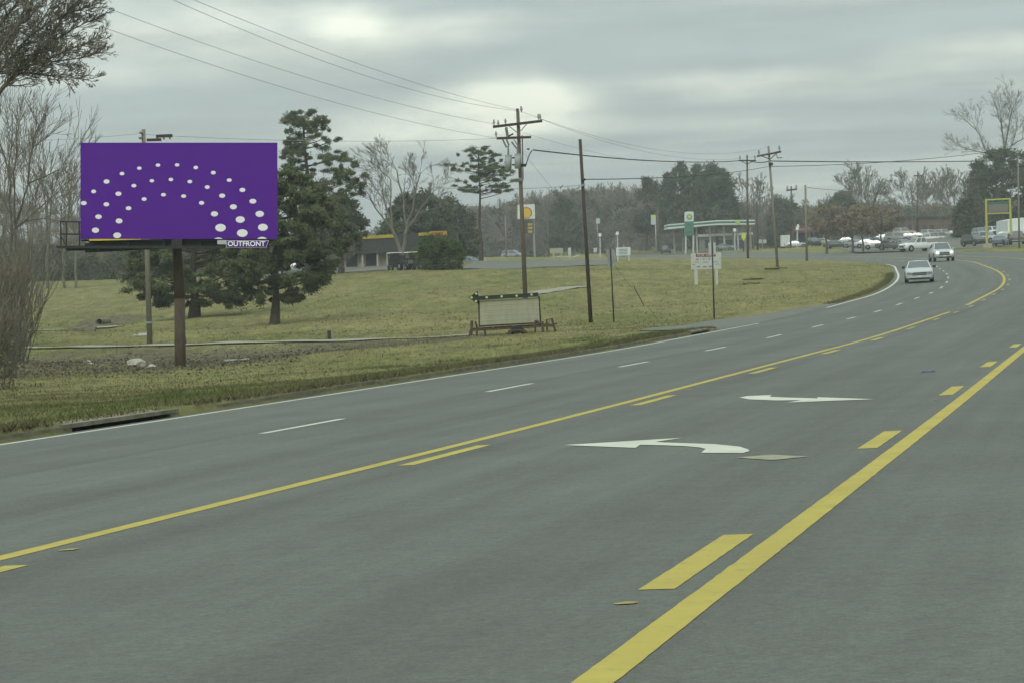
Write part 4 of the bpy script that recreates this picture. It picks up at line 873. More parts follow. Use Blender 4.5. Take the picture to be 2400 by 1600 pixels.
MB().prism([lp(1872, 540), lp(1872, 574), lp(1930, 571), lp(1930, 536)], 8.5, 14).build('shop_wall', 'roof_dark', t)
t = thing('trailer', 'plain white box trailer parked left of the red canopy', 'trailer', on(1840, 564, 285)); lp, m = frame(1840, 564, 285)
bx = MB().prism([lp(1829, 532.5), lp(1829, 559), lp(1852, 558), lp(1852, 531.5)], -1.2, 1.2).build('box', 'white_far', t)
for a in (1833, 1848): x, z = lp(a, 561.5); MB().cyl((x, -1.1, z), (x, -.8, z), .5, .5, 12).build('wheel', 'tyre', t)
for a in (1836, 1842): MB().prism([lp(a, 533), lp(a, 558.4), lp(a+.4, 558.4), lp(a+.4, 533)], -1.23, -1.201).build('rib', 'white_dull', bx)
t = thing('kiosk', 'small pale double sign boards beyond the thin dark pole', 'sign', on(1787, 560, 300)); lp, m = frame(1787, 560, 300)
for a in (1777, 1787): MB().prism([lp(a, 538), lp(a, 547), lp(a+8, 546.5), lp(a+8, 537.5)], -.1, .1).build('board', 'white_dull', t)
MB().prism([lp(1785, 546), lp(1785, 563), lp(1787, 563), lp(1787, 546)], -.1, .1).build('post', 'galv', t)
t = thing('brick_building', 'long low brown brick building behind the parked cars', 'building', on(2195, 553, 300)); lp, m = frame(2195, 553, 300)
wall_px(t, 2120, 2300, 497, 560, 0, 20, 'brick_brown', 'wall', .012); wall_px(t, 2116, 2304, 493.5, 498, -.5, 20.4, 'roof_dark', 'roof_edge', .012)
for a in (2128, 2145, 2162, 2179, 2222, 2244, 2266): wall_px(t, a, a+9, 514, 532, -.06, -.002, 'window', 'window', .0)
t = thing('white_shed', 'bright white metal building at the right edge behind the lot', 'building', on(2385, 556, 190)); lp, m = frame(2385, 556, 190)
MB().prism([lp(2362, 505), lp(2362, 552), lp(2420, 549), lp(2420, 500), lp(2394, 499)], 0, 9).build('wall', 'white_far', t); MB().prism([lp(2335, 537), lp(2344, 532), lp(2425, 529), lp(2425, 536)], -3, -.05).build('awning', 'white', t)
for a in range(2366, 2420, 7): MB().prism([lp(a, 506), lp(a, 551), lp(a+.6, 551), lp(a+.6, 506)], -.05, -.001).build('rib', 'white_dull', t)
# ------------------------------------------------------------------ vehicles (local: nose towards -Y, wheels on z = 0)
def loft(stations):          # stations: (y, [(x,z) half profile from bottom centre out and up to top centre])
    b = MB(); rows = []
    for y, half in stations:
        full = [(-x, z) for x, z in half[::-1][:-1]] if half[0][0] == 0 else []
        prof = half + [(-x, z) for x, z in half[::-1] if x > 0]
        rows.append([(x, y, z) for x, z in prof])
    n = len(rows[0]); vs = [p for r in rows for p in r]; fs = []
    for i in range(len(rows)-1):
        for j in range(n): fs.append((i*n+j, i*n+(j+1) % n, (i+1)*n+(j+1) % n, (i+1)*n+j))
    fs += [tuple(range(n)), tuple(range(len(vs)-1, len(vs)-n-1, -1))]
    return b.add(vs, fs)
def sect(w, zl, zt, tuck=.9, crown=.03): return [(0, zl), (w*tuck, zl), (w*.985, zl+.12), (w, zl+(zt-zl)*.5), (w*.97, zt-.05), (w*.86, zt), (0, zt+crown)]
def make_car(kind, label, paint, loc, rz, lit=False, group=None, detail=True):
    t = thing({'sedan': 'sedan', 'suv': 'suv', 'pickup': 'pickup_truck'}[kind], label, {'sedan': 'car', 'suv': 'car', 'pickup': 'pickup'}[kind], loc, rz, group)
    if kind == 'sedan': W_, Ln, H, g, belt, hood, c0, c1, r0, r1, wr = .93, 5.0, 1.48, .20, .98, .92, -.95, 1.75, -.15, 1.1, .34
    elif kind == 'suv': W_, Ln, H, g, belt, hood, c0, c1, r0, r1, wr = .97, 4.9, 1.82, .26, 1.12, 1.08, -1.2, 2.35, -.45, 2.15, .38
    else: W_, Ln, H, g, belt, hood, c0, c1, r0, r1, wr = 1.0, 5.7, 1.93, .34, 1.22, 1.18, -1.25, .95, -.45, .75, .41
    f, r = -Ln/2, Ln/2
    st = [(f, sect(W_*.80, g+.12, hood-.22)), (f+.10, sect(W_*.93, g+.03, hood-.12)), (f+.45, sect(W_, g, hood-.03)), (c0-.25, sect(W_, g, hood+.03)), (c0+.05, sect(W_, g, belt))]
    if kind == 'pickup': st += [(c1, sect(W_, g, belt)), (c1+.02, sect(W_, g, belt-.05, crown=-.0)), (r-.06, sect(W_, g, belt-.05, crown=0)), (r, sect(W_*.97, g+.1, belt-.08, crown=0))]
    elif kind == 'sedan': st += [(c1, sect(W_, g, belt+.02)), (r-.35, sect(W_*.97, g+.04, belt)), (r-.05, sect(W_*.90, g+.12, belt-.06)), (r, sect(W_*.84, g+.22, belt-.16))]
    else: st += [(c1, sect(W_, g, belt)), (r-.06, sect(W_*.95, g+.1, belt)), (r, sect(W_*.9, g+.2, belt-.08))]
    body = loft(st).build('body', 'car_'+paint, t, True)
    wb, wt = W_*.90, W_*.70
    b = [(-wb, c0, belt-.02), (wb, c0, belt-.02), (wb, c1, belt-.02), (-wb, c1, belt-.02)]; u = [(-wt, r0, H-.04), (wt, r0, H-.04), (wt, r1, H-.04), (-wt, r1, H-.04)]
    cb = MB().add(b+u+[(0, r0+.1, H), (0, r1-.1, H)], [(0, 1, 5, 4), (1, 2, 6, 5), (2, 3, 7, 6), (3, 0, 4, 7), (4, 5, 8), (5, 6, 9, 8), (6, 7, 9), (7, 4, 8, 9)]).build('cabin', 'car_'+paint, t)
    def inset(q, k, push, nm, mt='glass', k2=None):
        q = [Vector(p) for p in q]; c = sum(q, Vector())/4; n = (q[1]-q[0]).cross(q[3]-q[0]).normalized()
        if n.dot(c-Vector((0, (c0+c1)/2, belt))) < 0: n = -n
        P = [c+(p-c)*k+n*push for p in q]; B_ = [c+(p-c)*k-n*.01 for p in q]
        MB().add(P+B_, [(0, 1, 2, 3), (7, 6, 5, 4), (0, 4, 5, 1), (1, 5, 6, 2), (2, 6, 7, 3), (3, 7, 4, 0)]).build(nm, mt, cb)
    inset([b[0], b[1], u[1], u[0]], .90, .012, 'windshield'); inset([b[2], b[3], u[3], u[2]], .84, .012, 'rear_window')
    for s_ in (0, 1):
        A_, B_, C_, D_ = (b[1], b[2], u[2], u[1]) if s_ == 0 else (b[3], b[0], u[0], u[3])
        A_, B_, C_, D_ = map(Vector, (A_, B_, C_, D_)); mid0, mid1 = (A_+B_)/2, (C_+D_)/2
        inset([A_, mid0, mid1, D_], .86, .012, 'side_window'); inset([mid0, B_, C_, mid1], .86, .012, 'side_window')
    zf = hood-.22
    big = kind == 'pickup'
    gw, gh, gz0 = (W_*.98, .30, zf-.20) if big else (W_*1.02, .22, zf-.13)
    grl = MB().box((0, f-.01, gz0), (gw, .08, gh)).build('grille', 'trim', t)
    MB().box((0, f-.035, gz0), (gw*.98, .05, .05 if big else .035)).build('grille_bar', 'chrome', grl)
    if big: MB().box((0, f-.03, gz0+gh/2), (gw, .05, .03)).build('grille_rim', 'chrome', grl); MB().box((0, f-.03, gz0-gh/2), (gw, .05, .03)).build('grille_rim', 'chrome', grl)
    for s_ in (-1, 1):
        MB().box((s_*W_*.70, f+.06, zf-(.07 if big else .08)), (W_*.26 if big else W_*.34, .20, .19 if big else .15), rz=s_*.22).build('headlight', 'lit_lens' if lit else 'lens', t)
        MB().box((s_*W_*.80, r-.03, belt-.18), (W_*.2, .12, .26), rz=-s_*.15).build('tail_light', 'tail', t)
        MB().box((s_*(W_+.10), c0+.12, belt+.06), (.20, .12, .17)).build('mirror', 'trim' if big is False else 'car_'+paint, t)
    MB().box((0, f-.02, g+.20), (W_*1.72, .16, .15)).build('bumper', 'chrome' if big else 'car_'+paint, t)
    MB().box((0, f-.03, g+.06), (W_*1.35, .10, .12)).build('air_dam', 'trim', t)
    MB().box((0, r-.01, g+.26), (W_*1.75, .12, .2)).build('rear_bumper', 'chrome' if big else 'car_'+paint, t)
    if detail: MB().box((0, f-.115, g+.20), (.31, .02, .13)).build('licence_plate', 'plate', t)
    if big: MB().box((0, (c1+r)/2, belt-.03), (W_*1.6, r-c1-.25, .05)).build('bed', 'trim', t)
    for y in (f+.92, r-.98):
        for s_ in (-1, 1):
            MB().cyl((s_*(W_-.02), y, wr+.02), (s_*(W_+.008), y, wr+.02), wr+.07, wr+.07, 18).build('arch_shade_disc', 'trim', t)  # dark disc stands in for the shaded hollow of the wheel arch
            wh = MB().cyl((s_*(W_-.20), y, wr), (s_*(W_+.02), y, wr), wr, wr, 18).build('wheel', 'tyre', t, True); MB().cyl((s_*(W_+.0), y, wr), (s_*(W_+.03), y, wr), wr*.6, wr*.5, 14).build('rim', 'rim', wh)
    return t
def road_at(px, py, o):      # carriageway point seen at that photo position on the given offset
    sv_ = rs[(rs > 20) & (rs < 420)]; P = rp(sv_, np.full(len(sv_), o)); best = None
    c, s = math.cos(ROLL), math.sin(ROLL); cp, sp = math.cos(PITCH), math.sin(PITCH); X, Y, Z = P[:, 0], P[:, 1], P[:, 2]-CAMH
    d = Y*cp-Z*sp; v = Y*sp+Z*cp; x = F*X/d; y = -F*v/d; xr = x*c+y*s+1200; yr = -x*s+y*c+800
    i = int(((xr-px)**2+(yr-py)**2).argmin()); return sv_[i], P[i], float(np.interp(sv_[i], rs, th))
s_, p, h = road_at(2152, 660, -1.9); make_car('sedan', 'silver sedan driving toward the camera in the lane beside the grass', 'silver', Vector(p)+Vector((0, 0, .006)), h+.04, False, 'cars driving round the bend')
s_, p, h = road_at(2207, 612, 1.9); make_car('pickup', 'silver pickup with lit headlights following behind the sedan', 'silver', Vector(p)+Vector((0, 0, .006)), h+.04, True, 'cars driving round the bend')
make_car('pickup', 'white pickup side on at the lot entrance behind the lit pickup', 'white', on(2152, 592, 178)+Vector((0, 0, .05)), R_(-62))
GL = 'cars parked on the roadside lot'
protos = {}
def lot_car(kind, paint, px, py, d, deg, label, group=GL):
    q = on(px, py, d); q.z += .08
    if kind not in protos: protos[kind] = make_car(kind, label, paint, q, R_(deg), False, group, False); return protos[kind]
    c = copy_tree(protos[kind]); c.location = q; c.rotation_euler = (0, 0, R_(deg)); c['label'] = label; c['group'] = group
    for ch in c.children_recursive:
        if ch.material_slots and ch.material_slots[0].material and ch.material_slots[0].material.name.startswith('paint_'):
            ch.material_slots[0].link = 'OBJECT'; ch.material_slots[0].material = MT['car_'+paint]
    return c
lot = [('suv', 'black', 2284, 582, 188, 20, 'black suv facing the road left of the yellow framed sign'),
 ('pickup', 'maroon', 2384, 577, 180, -8, 'maroon pickup with a chrome bumper at the right edge'),
 ('sedan', 'blue', 2344, 580, 182, 160, 'blue grey car between the yellow sign post and the maroon pickup'),
 ('suv', 'white', 2339, 560, 226, 60, 'white suv behind the blue grey car'), ('suv', 'grey', 2299, 560, 226, 10, 'grey suv just left of the yellow sign post'),
 ('sedan', 'grey', 2090, 578, 196, 75, 'grey car at the front of the lot left of the white pickup'), ('sedan', 'grey', 2118, 577, 200, 20, 'grey car tucked close beside the white pickup'),
 ('sedan', 'white', 2184, 554, 242, 85, 'white car in the long white row, nearest the lit pickup'), ('suv', 'grey', 2207, 554, 242, 85, 'grey suv second in the long white row'),
 ('sedan', 'silver', 2231, 553, 242, 85, 'silver car third in the long white row'), ('sedan', 'white', 2254, 552, 242, 85, 'white car at the right end of the long white row'),
 ('suv', 'tan', 2089, 543, 262, 30, 'pale tan suv on the upper tier, farthest left'), ('suv', 'tan', 2120, 546, 258, 80, 'tan suv on the upper tier, right of the other tan one'),
 ('sedan', 'silver', 2072, 556, 250, 80, 'silver car at the left end of the upper tier'), ('suv', 'silver', 2182, 535, 285, 80, 'silver suv high on the back tier by the brick wall'),
 ('suv', 'champagne', 2214, 536, 285, 75, 'champagne suv on the back tier'), ('sedan', 'silver', 2238, 537, 285, 80, 'silver sedan at the right of the back tier'),
 ('sedan', 'green', 1962, 571, 232, 70, 'dark green car at the left end of the lot'), ('sedan', 'grey', 2007, 574, 222, 30, 'grey car behind the street trees'),
 ('sedan', 'silver', 2036, 574, 218, 75, 'silver car between two small street trees'), ('suv', 'black', 1907, 570, 262, 10, 'black suv under the red canopy'),
 ('sedan', 'silver', 1866, 568, 272, 80, 'silver car beside the two headed lamp post'), ('sedan', 'tan', 1930, 566, 262, 60, 'pale car at the right end of the red canopy'),
 ('suv', 'black', 1560, 585, 279, 0, 'black suv under the left end of the green canopy'), ('sedan', 'grey', 1700, 582, 279, 60, 'grey car under the middle of the green canopy'),
 ('suv', 'silver', 735, 629, 147, 70, 'silver suv parked behind the low pine branches'), ('sedan', 'grey', 690, 632, 147, 80, 'grey car behind the pine at the restaurant'),
 ('sedan', 'blue', 1098, 612, 170, 60, 'blue grey car right of the round bush'), ('suv', 'grey', 1203, 600, 262, 60, 'grey suv behind the main utility pole'),
 ('suv', 'champagne', 2324, 553, 250, 80, 'champagne suv at the back of the lot behind the sign post'), ('sedan', 'red', 2268, 555, 240, 80, 'dull red car behind the black suv'),
 ('sedan', 'champagne', 2056, 577, 206, 80, 'champagne car at the front of the lot between two street trees'), ('suv', 'grey', 2104, 561, 236, 75, 'grey suv in the middle row behind the grey front car'),
 ('sedan', 'tan', 2135, 561, 236, 80, 'tan sedan in the middle row left of the white pickup'), ('sedan', 'silver', 2154, 553, 250, 80, 'silver sedan peeking over the white pickup'),
 ('suv', 'blue', 2030, 560, 240, 78, 'blue suv in the middle row behind the street trees'), ('sedan', 'grey', 1988, 562, 240, 80, 'grey sedan in the middle row at the left of the lot'),
 ('suv', 'silver', 2313, 577, 196, 40, 'silver suv half behind the yellow sign post'), ('sedan', 'black', 2362, 560, 222, 75, 'black car behind the maroon pickup')]
for a in lot:
    lot_car(*a, **({} if a[2] > 1850 else {'group': 'cars parked by stations and restaurant'}))
# utility carts on the lawn edge
def cart(px, py, d, label, dark):
    t = thing('golf_cart', label, 'cart', on(px, py, d), .3, group='golf carts by the restaurant')
    MB().box((0, 0, .45), (1.15, 2.3, .28)).build('chassis', 'car_black', t); MB().box((0, .35, .75), (1.05, .5, .35)).build('seat', 'trim', t); MB().box((0, .62, 1.05), (1.05, .1, .5)).build('backrest', 'trim', t)
    MB().box((0, -1.0, .70), (1.0, .3, .45)).build('cowl', 'car_black', t); MB().prism([(-.62, 1.84), (-.55, 1.92), (.55, 1.92), (.62, 1.84)], -.95, .95).build('roof', 'umbrella', t)
    for x in (-.5, .5):
        for y in (-.85, .8): MB().cyl((x, y, .6), (x*1.02, y*.95, 1.86), .03, .03, 6).build('roof_post', 'trim', t)
        for y in (-.75, .75): w = MB().cyl((x-.09, y, .24), (x+.09, y, .24), .24, .24, 14).build('wheel', 'tyre', t); MB().cyl((x-.1, y, .24), (x+.1, y, .24), .12, .12, 10).build('rim', 'rim', w)
cart(926, 629, 133, 'left golf cart with a white roof in front of the restaurant', 0); cart(966, 631, 131, 'right golf cart with a white roof beside the round bush', 0)
t = thing('garden_tractor', 'dark small tractor at the lawn edge in front of the golf carts', 'tractor', on(955, 637, 123), .5)
MB().box((0, 0, .75), (.55, 1.5, .4)).build('hood', 'car_black', t); MB().box((0, .7, 1.0), (.5, .4, .12)).build('seat', 'trim', t); MB().box((0, .92, 1.25), (.5, .1, .45)).build('backrest', 'trim', t); MB().cyl((0, .25, 1.0), (0, .35, 1.3), .03, .03, 6).build('steering_column', 'trim', t)
MB().box((0, -.78, .8), (.5, .08, .35)).build('grille', 'galv', t)
for x in (-.45, .45):
    w = MB().cyl((x-.13, .6, .42), (x+.13, .6, .42), .42, .42, 16).build('rear_wheel', 'tyre', t); MB().cyl((x-.14, .6, .42), (x+.14, .6, .42), .2, .2, 10).build('rim', 'rim', w)
    w = MB().cyl((x*.9-.08, -.55, .26), (x*.9+.08, -.55, .26), .26, .26, 14).build('front_wheel', 'tyre', t); MB().cyl((x*.9-.09, -.55, .26), (x*.9+.09, -.55, .26), .12, .12, 10).build('rim', 'rim', w)

# ------------------------------------------------------------------ small things in the field
def stub(px, py, d, h, label, mt='wood_dark', lean=0.):
    t = thing('bollard', label, 'post', on(px, py, d), group='stub posts along the path'); b = MB(); b.cyl((0, 0, -.2), (lean, 0, h), .09, .08, 8); b.build('post', mt, t); MB().cyl((lean, 0, h), (lean*1.05, 0, h+.03), .10, .07, 8).build('cap', mt, t)
stub(59, 808, 59, .62, 'short dark stub post at the left end of the path', lean=-.04); stub(74, 769, 76, .5, 'short dark stub post beside the far footpath')
stub(434, 797, 58.5, .75, 'leaning stub post just right of the billboard pole', lean=-.1); stub(772, 795, 57.5, .42, 'low stub post beside the path below the right pine')
t = thing('culvert_pipe', 'grey culvert pipe end with a dark mouth in the eroded bank', 'pipe', on(232, 744, 90)); m = mpp(90)
th_ = [2*math.pi*k/24 for k in range(24)]; R1, R2 = 7.5*m, 6.5*m; v = []
for (rr, yy) in ((R1, 0), (R1, .9), (R2, .9), (R2, 0)): v += [(rr*math.cos(a)+yy*.55, yy, rr*math.sin(a)+R1*.8) for a in th_]
fs = [];
for k in range(4):
    for j in range(24): a, b_ = k*24+j, k*24+(j+1) % 24; c_, d_ = ((k+1) % 4)*24+(j+1) % 24, ((k+1) % 4)*24+j; fs.append((a, b_, c_, d_))
MB().add(v, fs).build('barrel', 'concrete_old', t); MB().cyl((.06, .12, R1*.8), (.11, .22, R1*.8), R2*1.0, R2*1.0, 24).build('mouth_shade', 'void_shade', t)  # near-black disc just inside the mouth paints the shade within the pipe
t = thing('culvert_headwall', 'low concrete culvert headwall with a dark arch under the far footpath', 'headwall', on(200, 775, 74)); lp, m = frame(200, 775, 74)
arch = [lp(184, 778), lp(160, 772), (lp(160, 768)[0], lp(160, 768)[1]), lp(225, 764), lp(222, 776), lp(206, 778)] 
ins = [lp(204, 777), lp(201, 773.5), lp(194, 772.5), lp(187, 774), lp(184.5, 777.5)]
MB().prism(arch+ins, -.3, .4).build('wall', 'concrete_old', t); MB().prism([lp(183, 779), lp(206, 779), lp(206, 771), lp(183, 771)], .45, .6).build('opening_shade', 'void_shade', t)  # near-black sheet behind the arch paints the shade of its hollow
def rock(px, py, d, r, label, mt='rock', nm='rock', sq=(1, 1, .7), group='pale rocks on the bank'):
    b = bmesh.new(); bmesh.ops.create_icosphere(b, subdivisions=2, radius=r)
    for v in b.verts: v.co *= 1+.28*(random.random()-.5)*2; v.co.x *= sq[0]; v.co.y *= sq[1]; v.co.z *= sq[2]
    me = bpy.data.meshes.new(nm); b.to_mesh(me); b.free(); o_ = obj(nm, me, mt); o_.location = on(px, py, d)+Vector((0, 0, r*.25)); return tag(o_, label, 'rock', group)
rock(320, 862, 49, .28, 'largest pale rock on the brown bank left of the billboard pole', sq=(1.3, 1, .8)); rock(356, 869, 48, .17, 'pale rock close left of the billboard pole base'); rock(208, 843, 51, .12, 'small pale stone on the bank high at the left'); rock(214, 859, 49.5, .10, 'small pale stone below the other at the left')
rock(541, 846, 50, .17, 'flat pale stone right of the billboard pole', sq=(1.8, 1, .4)); rock(575, 845, 50, .13, 'flat pale stone farthest right on the bank', sq=(2, 1, .4)); rock(443, 872, 47, .09, 'tiny pale stone at the foot of the billboard pole')
t = thing('litter', 'white scrap of litter left of the pole behind the billboard', 'litter', on(336, 784, 66)); MB().box((0, 0, .09), (.52, .3, .12), rz=.1).build('carton', 'litter', t); MB().box((-.38, .05, .06), (.24, .2, .06), rz=.4, ry=.2).build('flap', 'litter', t)
q = rp(10.52, 7.4); t = thing('litter', 'flat blue plastic scrap lying on the road', 'litter', Vector(q)+Vector((0, 0, .01)))
MB().prism([(-.13, 0), (-.08, .018), (.02, .01), (.09, .022), (.13, .004), (.08, 0)], -.05, .06).build('wrapper', 'blue', t)
for (px, py, d, r, lab) in ((1830, 632, 128, .45, 'dark earth clod heap at the foot of the leaning pole'), (1770, 658, 104, .42, 'dark weedy clod on the slope right of the for sale board'), (1762, 678, 98, .38, 'lower dark weedy clod near the drive mouth'), (1812, 648, 116, .35, 'dark clod on the bank below the leaning pole')):
    rock(px, py, d, r, lab, 'ground', 'earth_mound', (2.2, 1.5, .34), 'earth mounds on the bank')
# ------------------------------------------------------------------ trees
def nrm(v): return v/np.linalg.norm(v)
def grow(segs, p, d, Ln, r, lvl, maxl, spread=.55, up=.12, kids=(3, 4), ratio=.68, wob=.16, nseg=3, rmin=.012, tipr=.55):
    p = np.array(p, float); d = nrm(np.array(d, float)); r_end = r*tipr if lvl < maxl else rmin*.7
    pts_ = []
    for i in range(nseg):
        d = nrm(d+rng.normal(0, wob, 3)+np.array([0, 0, up*.35])); q = p+d*Ln/nseg
        ra, rb = r+(r_end-r)*i/nseg, r+(r_end-r)*(i+1)/nseg
        segs.append((*p, *q, max(ra, rmin), max(rb, rmin*.8), lvl)); p = q; pts_.append((p.copy(), d.copy(), rb))
    if lvl >= maxl: return
    n = rng.integers(kids[0], kids[1]+1)
    for k in range(n):
        j = nseg-1 if k < 2 else rng.integers(0, nseg); pp, dd, rr = pts_[j]
        a = rng.normal(0, 1, 3); a -= dd*a.dot(dd); a = nrm(a)
        sp = spread*rng.uniform(.6, 1.3)*(.6 if k == 0 else 1)
        grow(segs, pp, nrm(dd*math.cos(sp)+a*math.sin(sp)+np.array([0, 0, up])), Ln*ratio*rng.uniform(.75, 1.15), rr*rng.uniform(.6, .85), lvl+1, maxl, spread, up, kids, ratio, wob, nseg, rmin, tipr)
def bare_parts(t, segs, split, mt_trunk, mt_twig, names=('trunk', 'crown')):
    A = np.array(segs); lo, hi = A[A[:, 8] <= split], A[A[:, 8] > split]
    V, Fq = tubes(lo[:, :8], 7); raw(names[0], V, Fq, mt_trunk, t, smooth=True)
    if len(hi): V, Fq = tubes(hi[:, :8], 3); raw(names[1], V, Fq, mt_twig, t)
def leaf_cloud(cent, radii, per, size, lo, hi, flat=1.0, elong=2.2, updir=0.):
    cent = np.asarray(cent, float); radii = np.asarray(radii, float); n = len(cent)*per
    c = np.repeat(cent, per, 0); r = np.repeat(radii, per, 0)
    g = np.clip(rng.normal(0, .52, (n, 3)), -1.5, 1.5)
    an = np.repeat(rng.uniform(.45, 1.5, (len(cent), 3)), per, 0)
    p = c+g*r[:, None]*np.array([1, 1, flat])*an
    d = rng.normal(0, 1, (n, 3))+g*.8+np.array([0, 0, updir]); d /= np.linalg.norm(d, axis=1, keepdims=True)
    e = np.cross(d, rng.normal(0, 1, (n, 3))); e /= np.maximum(np.linalg.norm(e, axis=1, keepdims=True), 1e-6)
    L_ = size*rng.uniform(.6, 1.4, (n, 1)); w = L_/elong
    v = np.stack([p-e*w/2, p+e*w/2, p+d*L_], 1).reshape(-1, 3)
    tv = np.repeat(rng.random((len(cent), 1)), per, 0)*.55+rng.random((n, 1))*.45
    tint = np.array(lo)[None]*(1-tv)+np.array(hi)[None]*tv
    return v, np.arange(3*n).reshape(-1, 3), np.repeat(tint, 3, 0)
PINE_LO, PINE_HI = (.058, .076, .034), (.140, .165, .074)
DARK_LO, DARK_HI = (.042, .056, .032), (.100, .118, .064)
def conifer(name, label, bpx, d, sil, trunk_top, tw, nclump, per, csize, lsize, lo=PINE_LO, hi=PINE_HI, flat=.55, group=None, trunk_x=None, mt='pine_bark', nbr=22, holes=0.):
    """sil: list of (photo y, left x, right x) giving the crown outline, top to bottom"""
    lp, m = frame(bpx[0], bpx[1], d); t = thing(name, label, 'tree', ak(bpx[0], bpx[1], d), group=group)
    ys = np.array([s[0] for s in sil], float); xl = np.array([s[1] for s in sil], float); xr = np.array([s[2] for s in sil], float)
    wts = np.interp(np.linspace(ys[0], ys[-1], 200), ys, xr-xl); yy = rng.choice(np.linspace(ys[0], ys[-1], 200), nclump, p=wts/wts.sum())
    a, b = np.interp(yy, ys, xl), np.interp(yy, ys, xr); mid, hw = (a+b)/2, (b-a)/2
    u = rng.uniform(-1, 1, nclump); u = np.sign(u)*np.abs(u)**.8; ydep = rng.uniform(-1, 1, nclump)*np.sqrt(np.maximum(1-u*u, .05))
    px = mid+u*np.maximum(hw-csize*.45, 1)*rng.choice([.9, 1, 1.06, 1.14], nclump, p=[.3, .4, .2, .1]); cen = []
    for X, Y, dep, h in zip(px, yy, ydep, hw): x, z = lp(X, Y); cen.append((x, dep*h*m*.85, z))
    cen = np.array(cen); radii = csize*m*rng.choice([.45, .65, .85, 1.1], nclump)
    V, Fc, T_ = leaf_cloud(cen, radii, per, lsize, lo, hi, flat); raw('crown', V, Fc, 'leaf', t, T_)
    x1, z1 = lp(*trunk_top); segs = []; P0 = np.array([0, 0, -.4]); nS = 6; prev = P0
    for k in range(1, nS+1):
        f_ = k/nS; q = np.array([x1*f_+.12*math.sin(k*2.1)*(k < nS), .1*math.sin(k), z1*f_]); r0 = tw*m/2*(1-.8*(k-1)/nS); r1 = tw*m/2*(1-.8*k/nS)
        segs.append((*prev, *q, r0*(1.5 if k == 1 else 1), r1, 0)); prev = q
    for k in rng.choice(nclump, min(nbr, nclump), replace=False):
        c_ = cen[k]; zb = max(min(c_[2]-abs(c_[0]-x1*c_[2]/max(z1, .1))*.25, z1*.95), z1*.18); st = np.array([x1*zb/z1, 0, zb]); md = (st+c_)/2+np.array([0, 0, -.1])
        segs.append((*st, *md, tw*m*.10, tw*m*.07, 0)); segs.append((*md, *c_, tw*m*.07, tw*m*.03, 0))
    V, Fq = tubes(np.array(segs)[:, :8], 8); raw('trunk', V, Fq, mt, t, smooth=True)
    return t
GPn = 'pines on the lawn'
conifer('pine_tree', 'broad dark pine whose trunk stands right behind the billboard pole', (454, 744), 85, [(480, 380, 560), (540, 330, 600), (600, 290, 640), (650, 300, 610), (690, 310, 590), (718, 370, 560)], (454, 470), 24, 380, 330, 14, .16, group=GPn, nbr=50)
conifer('pine_tree', 'low branched pine with its trunk right of the billboard', (642, 757), 75, [(395, 640, 690), (440, 600, 740), (500, 560, 800), (560, 540, 830), (610, 520, 790), (655, 540, 775), (690, 570, 740), (705, 580, 700)], (650, 400), 19, 430, 340, 13.5, .15, group=GPn, nbr=60)
conifer('pine_tree', 'tall open crowned pine towering over the billboard corner', (728, 640), 118, [(262, 685, 745), (285, 650, 775), (310, 652, 780), (330, 665, 805), (352, 655, 790), (375, 655, 835), (400, 660, 850), (425, 690, 872), (445, 700, 870), (470, 700, 840), (520, 690, 800)], (712, 275), 17, 240, 260, 9.5, .17, group=GPn, nbr=70)
conifer('pine_tree', 'dense pine mass between the tall pine and the bare tree', (800, 636), 135, [(455, 720, 800), (500, 690, 850), (550, 680, 860), (585, 690, 840)], (790, 460), 12, 200, 110, 14, .40, DARK_LO, DARK_HI, group=GPn)
conifer('pine_tree', 'lone flat topped pine left of the main utility pole', (1127, 612), 150, [(345, 1105, 1145), (356, 1085, 1160), (364, 1070, 1180), (372, 1090, 1185), (385, 1040, 1195), (398, 1060, 1200), (410, 1095, 1205), (420, 1070, 1215), (432, 1062, 1212), (444, 1060, 1205), (452, 1110, 1180)], (1122, 362), 9, 120, 170, 7.6, .19, flat=.36, nbr=70)
conifer('cedar_tree', 'broad dark evergreen behind the restaurant and bare tree', (985, 600), 172, [(458, 940, 1010), (480, 925, 1045), (510, 905, 1075), (545, 890, 1100), (590, 880, 1110)], (980, 470), 10, 300, 110, 13, .5, DARK_LO, DARK_HI, .8)
conifer('cedar_tree', 'dark evergreen right of the broad one, with a pointed tip', (1075, 602), 190, [(465, 1050, 1056), (478, 1040, 1075), (510, 1035, 1110), (550, 1035, 1120), (595, 1030, 1120)], (1053, 470), 8, 160, 110, 12, .5, DARK_LO, DARK_HI, .8)
conifer('round_bush', 'large round dark green bush at the edge of the lawn', (1033, 634), 122, [(560, 1000, 1055), (572, 985, 1075), (595, 980, 1088), (615, 984, 1088), (632, 990, 1075)], (1032, 590), 8, 260, 120, 10, .26, (.040, .062, .020), (.095, .125, .040), .9, nbr=10)
GE = 'evergreens beyond the far road'
def ev(label, bpx, d, sil, tt, n=170, lo=DARK_LO, hi=DARK_HI, cs=10, name='evergreen_tree', flat=.8, ls=.75, per=90): return conifer(name, label, bpx, d, sil, tt, 7, n, per, cs, ls, lo, hi, flat, GE, nbr=14)
ev('spiky topped pine left of the round crowned evergreen', (1600, 582), 300, [(386, 1588, 1600), (400, 1575, 1612), (420, 1548, 1620), (445, 1545, 1625), (490, 1540, 1640), (540, 1545, 1650)], (1594, 392), 150, cs=8, flat=.9)
ev('second spiky pine between the left pine and the round evergreen', (1632, 582), 298, [(382, 1629, 1636), (398, 1622, 1645), (420, 1612, 1660), (460, 1600, 1670), (530, 1590, 1690)], (1632, 386), 130, cs=8, flat=.9)
